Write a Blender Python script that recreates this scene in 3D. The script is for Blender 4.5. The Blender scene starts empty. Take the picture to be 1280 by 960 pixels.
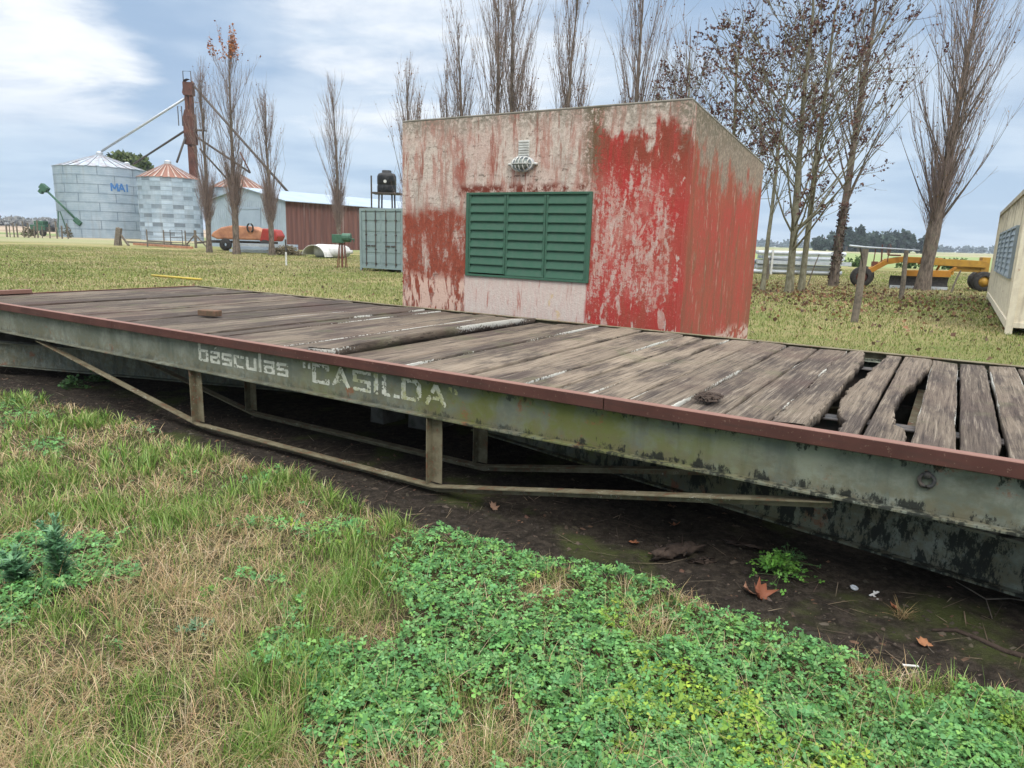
import bpy, math, random
import numpy as np
from math import sin, cos, radians, pi, atan2, hypot
from mathutils import Vector, Matrix
random.seed(3); RNG = np.random.default_rng(11)
S = bpy.context.scene; COL = S.collection

# ------------------------------------------------------------------ camera, sky, sun, exposure
FPX, PITCH, ROLL, EYE = 877.0, radians(11.72), radians(1.71), 1.55
cd = bpy.data.cameras.new('camera'); cam = bpy.data.objects.new('camera', cd); COL.objects.link(cam); S.camera = cam
cd.sensor_width = 36; cd.lens = FPX / 1280 * 36; cd.clip_end = 20000; cd.clip_start = 0.05
_F = np.array([0, cos(PITCH), -sin(PITCH)]); _R0 = np.array([1., 0, 0]); _U0 = np.array([0, sin(PITCH), cos(PITCH)])
_R = _R0 * cos(ROLL) + _U0 * sin(ROLL); _U = _U0 * cos(ROLL) - _R0 * sin(ROLL)
cam.matrix_world = Matrix(((_R[0], _U[0], -_F[0], 0), (_R[1], _U[1], -_F[1], 0), (_R[2], _U[2], -_F[2], EYE), (0, 0, 0, 1)))

def ray(x, y):
    return _F * FPX + _R * (x - 640) + _U * (480 - y)
def at(x, y, z=0.0):                      # a photo point on the level z, in world metres
    d = ray(x, y); return np.array([0, 0, EYE]) + d * ((z - EYE) / d[2])
def atY(x, y, Y):                         # a photo point at depth Y
    d = ray(x, y); return np.array([0, 0, EYE]) + d * (Y / d[1])

SUN_EL, SUN_AZ = radians(46), radians(163)   # azimuth clockwise from +Y
w = bpy.data.worlds.new('World'); S.world = w; w.use_nodes = True
sl = bpy.data.lights.new('sun', 'SUN'); so = bpy.data.objects.new('sun', sl); COL.objects.link(so)
sl.energy = 1.5; sl.angle = radians(25); sl.color = (1, .96, .9)
so.rotation_euler = Vector((sin(SUN_AZ) * cos(SUN_EL), cos(SUN_AZ) * cos(SUN_EL), sin(SUN_EL))).to_track_quat('Z', 'Y').to_euler()
S.view_settings.view_transform = 'Standard'; S.view_settings.look = 'None'
S.view_settings.exposure = 0.30; S.view_settings.gamma = 1; S.view_settings.use_curve_mapping = False
HAZE = .00028
S.render.engine = 'CYCLES'
S.cycles.max_bounces = 6; S.cycles.diffuse_bounces = 3; S.cycles.glossy_bounces = 2; S.cycles.transmission_bounces = 4
S.cycles.use_denoising = True

# ------------------------------------------------------------------ node helper
class NB:
    def __init__(s, nt): s.nt = nt
    def put(s, inp, v):
        if isinstance(v, bpy.types.NodeSocket): s.nt.links.new(v, inp)
        elif isinstance(v, (tuple, list)) and inp.type == 'RGBA': inp.default_value = (v[0], v[1], v[2], 1)
        else: inp.default_value = v
    def n(s, t, ins=None, **kw):
        nd = s.nt.nodes.new(t)
        for k, v in kw.items(): setattr(nd, k, v)
        for k, v in (ins or {}).items(): s.put(nd.inputs[k], v)
        return nd
    def co(s): return s.n('ShaderNodeTexCoord').outputs['Object']
    def sc(s, v, sx, sy, sz, loc=(0, 0, 0)):
        return s.n('ShaderNodeMapping', {'Vector': v, 'Scale': (sx, sy, sz), 'Location': loc}).outputs[0]
    def noise(s, v, scale, det=4, rough=.6, dist=0):
        return s.n('ShaderNodeTexNoise', {'Vector': v, 'Scale': scale, 'Detail': det, 'Roughness': rough, 'Distortion': dist}).outputs['Fac']
    def vor(s, v, scale, feat='F1'):
        return s.n('ShaderNodeTexVoronoi', {'Vector': v, 'Scale': scale}, feature=feat).outputs['Distance']
    def step(s, v, lo, hi, a=0., b=1.):
        return s.n('ShaderNodeMapRange', {0: v, 1: lo, 2: hi, 3: a, 4: b}, interpolation_type='SMOOTHSTEP').outputs[0]
    def mix(s, f, a, b, mode='MIX'):
        nd = s.n('ShaderNodeMix', data_type='RGBA', blend_type=mode); s.put(nd.inputs[0], f); s.put(nd.inputs[6], a); s.put(nd.inputs[7], b)
        return nd.outputs[2]
    def m(s, op, a, b=0.0):
        nd = s.n('ShaderNodeMath', operation=op); s.put(nd.inputs[0], a); s.put(nd.inputs[1], b); return nd.outputs[0]
    def mul(s, *a):
        r = a[0]
        for b in a[1:]: r = s.m('MULTIPLY', r, b)
        return r
    def add(s, a, b): return s.m('ADD', a, b)
    def inv(s, a): return s.m('SUBTRACT', 1.0, a)
    def box(s, v, lo, hi, soft): return s.mul(s.step(v, lo - soft, lo + soft), s.step(v, hi - soft, hi + soft, 1., 0.))
    def sep(s, v): return s.n('ShaderNodeSeparateXYZ', {0: v}).outputs
    def attr(s, name): return s.n('ShaderNodeAttribute', attribute_name=name)
    def bump(s, h, st=.4, d=.01): return s.n('ShaderNodeBump', {'Height': h, 'Strength': st, 'Distance': d}).outputs[0]
    def out(s, col, rough=.8, metal=0., bump=None, spec=.3, trans=0.):
        p = s.n('ShaderNodeBsdfPrincipled', {'Base Color': col, 'Roughness': rough, 'Metallic': metal, 'Specular IOR Level': spec})
        if bump is not None: s.put(p.inputs['Normal'], bump)
        o = s.n('ShaderNodeOutputMaterial'); sh = p.outputs[0]
        if trans:
            t = s.n('ShaderNodeBsdfTranslucent', {'Color': col}); x = s.n('ShaderNodeMixShader', {0: trans}); s.nt.links.new(sh, x.inputs[1]); s.nt.links.new(t.outputs[0], x.inputs[2]); sh = x.outputs[0]
        s.nt.links.new(sh, o.inputs[0])
MATS = {}
def mat(name):
    def deco(fn):
        m = bpy.data.materials.new(name); m.use_nodes = True; m.node_tree.nodes.clear(); fn(NB(m.node_tree)); MATS[name] = m; return m
    return deco
def simple(name, c, c2=None, rough=.7, metal=0., scale=6., rust=0., spec=.3, bump=.15):
    @mat(name)
    def f(b):
        v = b.co(); n1 = b.noise(v, scale, 6, .65)
        c2_ = c2 or tuple(x * .6 for x in c)
        k = b.mix(b.step(n1, .35, .7), c, c2_)
        if rust: k = b.mix(b.step(b.noise(b.sc(v, 1, 1, .35), scale * 1.7, 7, .7), .72 - rust, .86 - rust), k, (.16, .06, .03))
        b.out(k, rough, metal, b.bump(b.noise(v, scale * 8, 4), bump, .004), spec)
    return MATS[name]

# sky: physical sky with a broken overcast of cloud in it
def build_sky():
    b = NB(w.node_tree); w.node_tree.nodes.clear()
    sky = b.n('ShaderNodeTexSky', sky_type='NISHITA', sun_disc=False, sun_elevation=SUN_EL, sun_rotation=SUN_AZ, air_density=1.0, dust_density=1.5, ozone_density=1.5)
    g = b.n('ShaderNodeTexCoord').outputs['Generated']; x, y, z = b.sep(g)
    zz = b.add(b.m('MAXIMUM', z, 0.0), .13)
    px = b.m('DIVIDE', x, zz); py = b.m('DIVIDE', y, zz)
    p = b.n('ShaderNodeCombineXYZ', {0: px, 1: py, 2: 3.7}).outputs[0]
    n1 = b.noise(b.sc(p, 1, 1.25, 1, (3.1, 1.2, 0)), .62, 6, .5, .25)
    n2 = b.noise(b.sc(p, 1, 1.2, 1, (7.7, 4.2, 0)), 1.2, 6, .5, .2)
    grey = b.mix(b.step(n2, .36, .64), (3.3, 4.5, 6.2), (5.5, 6.5, 7.7))
    grey = b.mix(b.mul(b.step(z, .02, .2, 1., 0.), .55), grey, (5.0, 6.4, 8.0))
    c = b.mix(.90, sky.outputs[0], grey)
    def spot(px_, py_, r0, r1):          # a bright break in the cloud, in one direction of the sky
        d = ray(px_, py_); d = d / np.linalg.norm(d)
        nd = b.n('ShaderNodeVectorMath', operation='DOT_PRODUCT'); b.put(nd.inputs[0], g); nd.inputs[1].default_value = d
        return b.step(nd.outputs['Value'], cos(r1), cos(r0))
    n3 = b.noise(b.sc(p, 1, 1.2, 1, (1.7, .2, 0)), 1.9, 8, .6, .3)
    br = b.m('MAXIMUM', b.m('MAXIMUM', spot(20, 85, .0, .17), b.mul(spot(560, 60, .0, .3), .72)), b.mul(spot(25, 197, .0, .03), 1.0))
    lit = b.m('MAXIMUM', b.step(b.add(b.mul(br, .44), b.mul(n3, .95)), .58, 1.0), b.mul(b.step(n1, .52, .84), .22))
    lit = b.mul(lit, b.step(z, .07, .17))
    c = b.mix(lit, c, (8.2, 8.55, 9.0))
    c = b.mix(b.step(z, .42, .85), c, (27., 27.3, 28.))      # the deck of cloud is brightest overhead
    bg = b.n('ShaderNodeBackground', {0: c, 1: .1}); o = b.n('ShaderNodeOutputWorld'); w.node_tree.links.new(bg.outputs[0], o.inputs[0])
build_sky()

# ------------------------------------------------------------------ mesh helpers
def raw_mesh(name, V, faces, col=None, smooth=False):
    me = bpy.data.meshes.new(name); V = np.asarray(V, np.float32)
    idx = []; tot = []
    for f in faces:
        f = np.asarray(f, np.int32)
        if len(f) == 0: continue
        idx.append(f.ravel()); tot.append(np.full(len(f), f.shape[1], np.int32))
    idx = np.concatenate(idx); tot = np.concatenate(tot); start = np.concatenate(([0], np.cumsum(tot)[:-1])).astype(np.int32)
    me.vertices.add(len(V)); me.vertices.foreach_set('co', V.ravel())
    me.loops.add(len(idx)); me.loops.foreach_set('vertex_index', idx)
    me.polygons.add(len(tot)); me.polygons.foreach_set('loop_start', start)
    if smooth: me.polygons.foreach_set('use_smooth', np.ones(len(tot), bool))
    me.update(calc_edges=True)
    if col is not None:
        a = me.color_attributes.new('col', 'FLOAT_COLOR', 'POINT'); c = np.ones((len(V), 4), np.float32); c[:, :col.shape[1]] = col
        a.data.foreach_set('color', c.ravel())
    return me
def link(name, me, material, parent=None):
    o = bpy.data.objects.new(name, me); COL.objects.link(o); o.parent = parent
    if material: me.materials.append(MATS[material])
    return o
def thing(name, label, cat, loc=(0, 0, 0), rz=0., group=None):
    o = bpy.data.objects.new(name, None); COL.objects.link(o); o.empty_display_size = .2
    o.location = loc; o.rotation_euler = (0, 0, rz); return tag(o, label, cat, group)
def tag(o, label=None, cat=None, group=None, kind=None):
    for k, v in (('label', label), ('category', cat), ('group', group), ('kind', kind)):
        if v: o[k] = v
    return o
def copy_tree(o, parent=None):
    c = o.copy(); COL.objects.link(c); c.parent = parent
    for ch in o.children: copy_tree(ch, c)
    return c
class MB:
    def __init__(s): s.v = []; s.f = []
    def box(s, x0, x1, y0, y1, z0, z1, M=None):
        k = len(s.v); P = [(x, y, z) for z in (z0, z1) for x, y in ((x0, y0), (x1, y0), (x1, y1), (x0, y1))]
        if M: P = [tuple(M @ Vector(p)) for p in P]
        s.v += P; s.f += [tuple(k + i for i in q) for q in ((3, 2, 1, 0), (4, 5, 6, 7), (0, 1, 5, 4), (1, 2, 6, 5), (2, 3, 7, 6), (3, 0, 4, 7))]; return s
    def bar(s, a, b, wd, ht, up=(0, 0, 1)):      # a rectangular bar from a to b
        a = Vector(a); b = Vector(b); t = (b - a).normalized(); r = t.cross(Vector(up))
        if r.length < 1e-4: r = Vector((1, 0, 0))
        r.normalize(); u = r.cross(t); k = len(s.v)
        for p in (a, b):
            for i, j in ((-1, -1), (1, -1), (1, 1), (-1, 1)): s.v.append(tuple(p + r * (i * wd / 2) + u * (j * ht / 2)))
        s.f += [tuple(k + i for i in q) for q in ((3, 2, 1, 0), (4, 5, 6, 7), (0, 1, 5, 4), (1, 2, 6, 5), (2, 3, 7, 6), (3, 0, 4, 7))]; return s
    def tube(s, pts, r, n=8, cap=True):
        pts = [Vector(p) for p in pts]; rs = r if isinstance(r, (list, tuple)) else [r] * len(pts); k0 = len(s.v)
        ref = None
        for i, p in enumerate(pts):
            t = (pts[min(i + 1, len(pts) - 1)] - pts[max(i - 1, 0)]).normalized()
            if ref is None: ref = Vector((0, 0, 1)) if abs(t.z) < .9 else Vector((1, 0, 0))
            a = t.cross(ref).normalized(); b_ = t.cross(a).normalized()
            for j in range(n):
                th = 2 * pi * j / n; s.v.append(tuple(p + a * (rs[i] * cos(th)) + b_ * (rs[i] * sin(th))))
        for i in range(len(pts) - 1):
            for j in range(n):
                s.f.append((k0 + i * n + j, k0 + i * n + (j + 1) % n, k0 + (i + 1) * n + (j + 1) % n, k0 + (i + 1) * n + j))
        if cap:
            s.f.append(tuple(k0 + j for j in range(n - 1, -1, -1))); s.f.append(tuple(k0 + (len(pts) - 1) * n + j for j in range(n)))
        return s
    def lathe(s, prof, n=24, c=(0, 0, 0), axis='z'):
        k0 = len(s.v)
        for r, h in prof:
            for j in range(n):
                th = 2 * pi * j / n; a, b_ = r * cos(th), r * sin(th)
                p = {'z': (a, b_, h), 'x': (h, a, b_), 'y': (b_, h, a)}[axis]
                s.v.append((c[0] + p[0], c[1] + p[1], c[2] + p[2]))
        for i in range(len(prof) - 1):
            for j in range(n): s.f.append((k0 + i * n + j, k0 + i * n + (j + 1) % n, k0 + (i + 1) * n + (j + 1) % n, k0 + (i + 1) * n + j))
        return s
    def prism(s, poly, lo, hi, axis='y'):        # outline poly extruded along an axis
        k = len(s.v); n = len(poly)
        for h in (lo, hi):
            for a, b_ in poly: s.v.append({'y': (a, h, b_), 'x': (h, a, b_), 'z': (a, b_, h)}[axis])
        s.f.append(tuple(range(k + n - 1, k - 1, -1))); s.f.append(tuple(range(k + n, k + 2 * n)))
        for i in range(n): s.f.append((k + i, k + (i + 1) % n, k + n + (i + 1) % n, k + n + i))
        return s
    def build(s, name, material, parent=None, bevel=0., smooth=False):
        me = bpy.data.meshes.new(name); me.from_pydata(s.v, [], s.f); me.update()
        import bmesh
        bm = bmesh.new(); bm.from_mesh(me); bmesh.ops.recalc_face_normals(bm, faces=bm.faces); bm.to_mesh(me); bm.free()
        if smooth: me.polygons.foreach_set('use_smooth', np.ones(len(me.polygons), bool))
        o = link(name, me, material, parent)
        if bevel:
            md = o.modifiers.new('bevel', 'BEVEL'); md.width = bevel; md.segments = 2; md.limit_method = 'ANGLE'
        return o
def fbm(x, y, scale, seed=0, oct=4):
    r = np.random.default_rng(seed); T = r.random((64, 64)); x = np.asarray(x, float) * scale; y = np.asarray(y, float) * scale; out = 0; amp = 1; tot = 0
    for o in range(oct):
        xi = np.floor(x).astype(int); yi = np.floor(y).astype(int); fx = x - xi; fy = y - yi; fx = fx * fx * (3 - 2 * fx); fy = fy * fy * (3 - 2 * fy)
        g = lambda a, c: T[a % 64, c % 64]
        out = out + amp * ((g(xi, yi) * (1 - fx) + g(xi + 1, yi) * fx) * (1 - fy) + (g(xi, yi + 1) * (1 - fx) + g(xi + 1, yi + 1) * fx) * fy)
        tot += amp; amp *= .5; x = x * 2.03 + 17.3; y = y * 2.03 + 9.1
    return out / tot
def tubes(P, r, n=3):                            # many limbs at once: P (m,k,3), r (m,k)
    P = np.asarray(P, float); m, k, _ = P.shape
    T = np.gradient(P, axis=1); T /= np.linalg.norm(T, axis=2, keepdims=True) + 1e-9
    ref = np.where(np.abs(T[..., 2:3]) < .92, np.array([0, 0, 1.]), np.array([1., 0, 0]))
    A = np.cross(T, ref); A /= np.linalg.norm(A, axis=2, keepdims=True) + 1e-9; B = np.cross(T, A)
    th = np.arange(n) * 2 * pi / n
    V = P[:, :, None] + r[:, :, None, None] * (A[:, :, None] * np.cos(th)[None, None, :, None] + B[:, :, None] * np.sin(th)[None, None, :, None])
    base = (np.arange(m) * k * n)[:, None, None]; i = np.arange(k - 1)[None, :, None] * n; j = np.arange(n)[None, None, :]; j2 = (j + 1) % n
    F = np.stack(np.broadcast_arrays(base + i + j, base + i + j2, base + i + n + j2, base + i + n + j), -1).reshape(-1, 4)
    return V.reshape(-1, 3), F
class Cloud:                                     # collects arrays of faces with a colour per vertex
    def __init__(s): s.V = []; s.F3 = []; s.F4 = []; s.C = []; s.k = 0
    def put(s, V, F3=None, F4=None, C=None):
        V = np.asarray(V).reshape(-1, 3); s.V.append(V)
        if F3 is not None and len(F3): s.F3.append(np.asarray(F3) + s.k)
        if F4 is not None and len(F4): s.F4.append(np.asarray(F4) + s.k)
        s.C.append(np.broadcast_to(np.asarray(C if C is not None else (1, 1, 1), float), (len(V), 3))); s.k += len(V)
    def build(s, name, material, parent=None, smooth=False):
        fs = ([np.concatenate(s.F3)] if s.F3 else []) + ([np.concatenate(s.F4)] if s.F4 else [])
        return link(name, raw_mesh(name, np.concatenate(s.V), fs, np.concatenate(s.C), smooth), material, parent)

# the weighbridge frame: u along its long side, v across it (away from the camera)
TH = radians(-31.83); D = np.array([cos(TH), sin(TH)]); N = np.array([-D[1], D[0]]); O = np.array([1.9697, 2.6507])
def uv(x, y): return (x - O[0]) * D[0] + (y - O[1]) * D[1], (x - O[0]) * N[0] + (y - O[1]) * N[1]
def W(u, v): return O[0] + D[0] * u + N[0] * v, O[1] + D[1] * u + N[1] * v
EU = [-12, -9, -7.7, -6.7, -5.56, -4.44, -3.47, -2.8, -2.3, -1.7, -1, -.63, -.2, .13, 1, 3]
EV = [-.6, -.5, -.45, -.30, -.25, -.34, -.36, -.50, -.43, -.43, -.41, -.48, -.5, -.46, -.48, -.5]
def edge(u): return np.interp(u, EU, EV) + (fbm(u, u * 0, 2.3, 5, 3) - .5) * .16
def dirt_mask(x, y):
    u, v = uv(np.asarray(x, float), np.asarray(y, float)); sm = lambda a, lo, hi: np.clip((a - lo) / (hi - lo), 0, 1)
    return sm(v, edge(u) - .07, edge(u) + .07) * (1 - sm(v, 2.85, 3.1)) * sm(u, -10.6, -10.2) * (1 - sm(u, 2.6, 3.0))
def gz(x, y):
    x = np.asarray(x, float); y = np.asarray(y, float); near = np.clip(1 - np.hypot(x, y) / 30, 0, 1)
    return (-.07 * dirt_mask(x, y) + near * ((fbm(x, y, .9, 2, 3) - .5) * .06 + (fbm(x, y, 5, 8, 3) - .5) * .035))

# ------------------------------------------------------------------ materials
@mat('ground')
def _(b):
    v = b.co(); x, y, z = b.sep(v); dm = b.attr('col'); s = b.sep(dm.outputs['Color'])
    n1 = b.noise(v, .16, 6); n2 = b.noise(v, 2.2, 5, .65); n3 = b.noise(v, 22, 4, .7); n4 = b.noise(v, 90, 3, .7)
    lawn = b.mix(b.step(n1, .38, .62), (.165, .165, .055), (.30, .245, .115))
    lawn = b.mix(b.mul(b.step(n2, .5, .68), .75), lawn, (.12, .175, .04))
    lawn = b.mix(b.mul(b.step(n3, .5, .7), .55), lawn, (.34, .30, .17))
    lawn = b.mix(b.mul(b.step(n4, .52, .66), .55), lawn, (.07, .075, .025))
    near = b.mix(b.step(n2, .4, .65), (.065, .06, .025), (.13, .10, .05)); near = b.mix(b.step(n4, .40, .6), near, (.03, .026, .014))
    d = b.n('ShaderNodeVectorMath', {0: v}, operation='LENGTH').outputs['Value']
    c = b.mix(b.step(d, 7, 11), near, lawn)
    ns = b.noise(b.sc(v, .004, .02, 1), 1., 3); fld = b.mix(b.step(ns, .42, .56), (.17, .23, .08), (.33, .28, .18))
    right = b.step(x, -40, 10); fld = b.mix(b.mul(right, b.step(y, 240, 200)), fld, (.22, .27, .11))
    fld = b.mix(b.mul(b.inv(right), b.step(y, 125, 150)), fld, (.36, .28, .2))
    c = b.mix(b.step(b.add(y, b.mul(n1, 10)), 62, 74), c, fld)
    soil = b.mix(b.step(n3, .38, .66), (.020, .016, .012), (.050, .040, .030)); soil = b.mix(b.mul(b.step(b.noise(v, 1.6, 4), .53, .68), .75), soil, (.055, .068, .018))
    soil = b.mix(b.mul(b.step(n4, .60, .72), .6), soil, (.075, .058, .043))
    k = b.step(b.add(s[0], b.mul(b.m('SUBTRACT', n3, .5), .5)), .35, .6)
    c = b.mix(k, c, soil)
    b.out(c, .95, 0, b.bump(b.add(n4, b.mul(n3, 1.6)), .8, .02), .15)
@mat('blade')
def _(b):
    b.out(b.attr('col').outputs['Color'], .6, 0, None, .25, .25)
@mat('bark')
def _(b):
    v = b.co(); n = b.noise(b.sc(v, 1, 1, .25), 14, 6, .7); c = b.mix(b.step(n, .35, .65), (.20, .16, .13), (.075, .06, .048))
    c = b.mix(b.mul(b.step(b.noise(v, 3, 4), .55, .7), .5), c, (.14, .15, .09))
    b.out(c, .9, 0, b.bump(n, .6, .03), .15)
@mat('pale_bark')
def _(b):
    v = b.co(); n = b.noise(b.sc(v, 1, 1, .4), 9, 6, .7); c = b.mix(b.step(n, .35, .65), (.25, .235, .165), (.125, .115, .075)); c = b.mix(b.mul(b.step(b.noise(v, 4, 4), .54, .66), .6), c, (.10, .075, .055)); b.out(c, .9, 0, b.bump(n, .5, .02), .15)
@mat('twig')
def _(b):
    b.out(b.attr('col').outputs['Color'], .85, 0, None, .2)
@mat('wood')
def _(b):
    v = b.co(); a = b.attr('col'); ch = b.sep(a.outputs['Color'])
    g = b.noise(b.sc(v, 70, 2.2, 20), 1., 6, .7, .6); g2 = b.noise(b.sc(v, 240, 4, 40), 1., 4, .7, .3); bl = b.noise(b.sc(v, 5, 1.4, 5), 1., 6, .65); bl2 = b.noise(v, 1.1, 5, .6)
    fine = b.noise(v, 60, 4, .7)
    c = b.mix(ch[0], (.058, .045, .036), (.275, .220, .160))
    c = b.mix(b.mul(b.step(bl, .44, .62), .85), c, (.055, .043, .037))
    c = b.mix(b.mul(b.step(g, .5, .70), .6), c, (.33, .28, .215))
    c = b.mix(b.mul(b.step(g, .50, .32), .8), c, (.028, .022, .019))
    c = b.mix(b.mul(b.step(g2, .585, .65), .9), c, (.022, .018, .016))
    c = b.mix(b.mul(b.step(bl2, .46, .66), ch[1], .5), c, (.070, .038, .034))
    c = b.mix(b.mul(b.step(b.noise(v, 2.4, 4), .56, .7), .4), c, (.10, .105, .055))
    c = b.mix(b.mul(b.step(b.add(ch[2], b.mul(b.noise(v, 46, 6, .8), 1.0)), 1.24, 1.31), .8), c, (.56, .56, .50))
    c = b.mix(b.mul(b.step(b.noise(b.sc(v, 34, 20, 30), 1., 5, .75), .70, .74), .85), c, (.52, .51, .46))
    h = b.add(b.mul(g, 1.2), b.add(b.mul(g2, .5), b.mul(fine, .25)))
    b.out(c, .88, 0, b.bump(h, .9, .008), .2)
@mat('beam_paint')
def _(b):
    v = b.co(); x, y, z = b.sep(v)
    n = b.noise(v, 5, 6, .65); n2 = b.noise(v, 18, 6, .7); st = b.noise(b.sc(v, 9, 9, 1.3), 1., 5, .65); big = b.noise(v, 1.4, 5, .6)
    c = b.mix(b.step(n, .35, .68), (.118, .130, .100), (.225, .240, .195))
    c = b.mix(b.mul(b.step(st, .52, .68), .6), c, (.085, .10, .085))
    moss = b.mul(b.box(x, -4.1, -1.0, .7), b.step(b.add(n, b.mul(big, .6)), .68, .92)); c = b.mix(b.mul(moss, .9), c, (.11, .12, .024)); c = b.mix(b.mul(b.step(b.noise(b.sc(v, 3, 3, 6, (4, 4, 0)), 1., 7, .7), .50, .64), .55), c, (.10, .095, .06))
    low = b.step(z, .63, .47); c = b.mix(b.mul(low, b.step(n2, .38, .6), .6), c, (.13, .11, .06))
    c = b.mix(b.mul(b.step(b.noise(b.sc(v, 4, 4, 4, (2, 0, 0)), 1., 7, .72), .60, .68), .8), c, (.21, .075, .035))
    ed = b.m('MAXIMUM', b.step(z, .60, .68), b.step(z, .53, .47)); black = b.mul(b.step(b.add(b.noise(b.sc(v, 13, 13, 5.5), 1., 8, .78), b.mul(ed, .15)), .63, .70), b.step(b.add(x, b.mul(big, 3)), -3.0, .4, .35, 1.))
    c = b.mix(b.mul(black, .93), c, (.012, .014, .011))
    c = b.mix(b.mul(b.step(b.vor(v, 34), .11, .07), b.step(n, .5, .6), .7), c, (.03, .03, .025))
    b.out(c, .65, 0, b.bump(n2, .35, .006), .3)
@mat('steel_old')
def _(b):
    v = b.co(); n = b.noise(v, 9, 6, .7); n2 = b.noise(v, 32, 5, .7)
    c = b.mix(b.step(n, .38, .62), (.19, .165, .105), (.115, .10, .06)); c = b.mix(b.mul(b.step(b.add(b.mul(n2, .5), b.mul(n, .5)), .52, .62), .75), c, (.17, .07, .04))
    c = b.mix(b.mul(b.step(b.noise(v, 26, 5, .75), .58, .65), b.step(b.noise(v, 2.2, 3), .5, .6), .8), c, (.42, .43, .35))
    b.out(c, .8, 0, b.bump(n2, .4, .006), .2)
@mat('rail_red')
def _(b):
    v = b.co(); n = b.noise(v, 3, 5); n2 = b.noise(v, 55, 5, .7); x, y, z = b.sep(v)
    c = b.mix(b.step(n, .35, .65), (.066, .025, .019), (.094, .037, .028)); c = b.mix(b.mul(b.step(n2, .62, .68), .6), c, (.24, .16, .12)); c = b.mix(b.mul(b.step(b.noise(b.sc(v, 2, 2, 20), 1., 6, .7), .5, .66), .6), c, (.055, .03, .024))
    c = b.mix(b.mul(b.step(z, .748, .751), .55), c, (.30, .17, .13))
    c = b.mix(b.mul(b.step(n2, .40, .3), .5), c, (.07, .03, .025))
    b.out(c, .72, 0, b.bump(n2, .2, .003), .3)
@mat('letter_paint')
def _(b):
    v = b.co(); x, y, z = b.sep(v); n = b.noise(v, 14, 6, .7)
    c = b.mix(b.step(n, .4, .62), (.56, .56, .48), (.40, .41, .34)); m = b.mul(b.step(x, -4.0, -3.3), b.step(b.noise(v, 7, 6, .7), .42, .62)); c = b.mix(b.mul(m, .85), c, (.30, .30, .10))
    b.out(c, .75)
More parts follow.
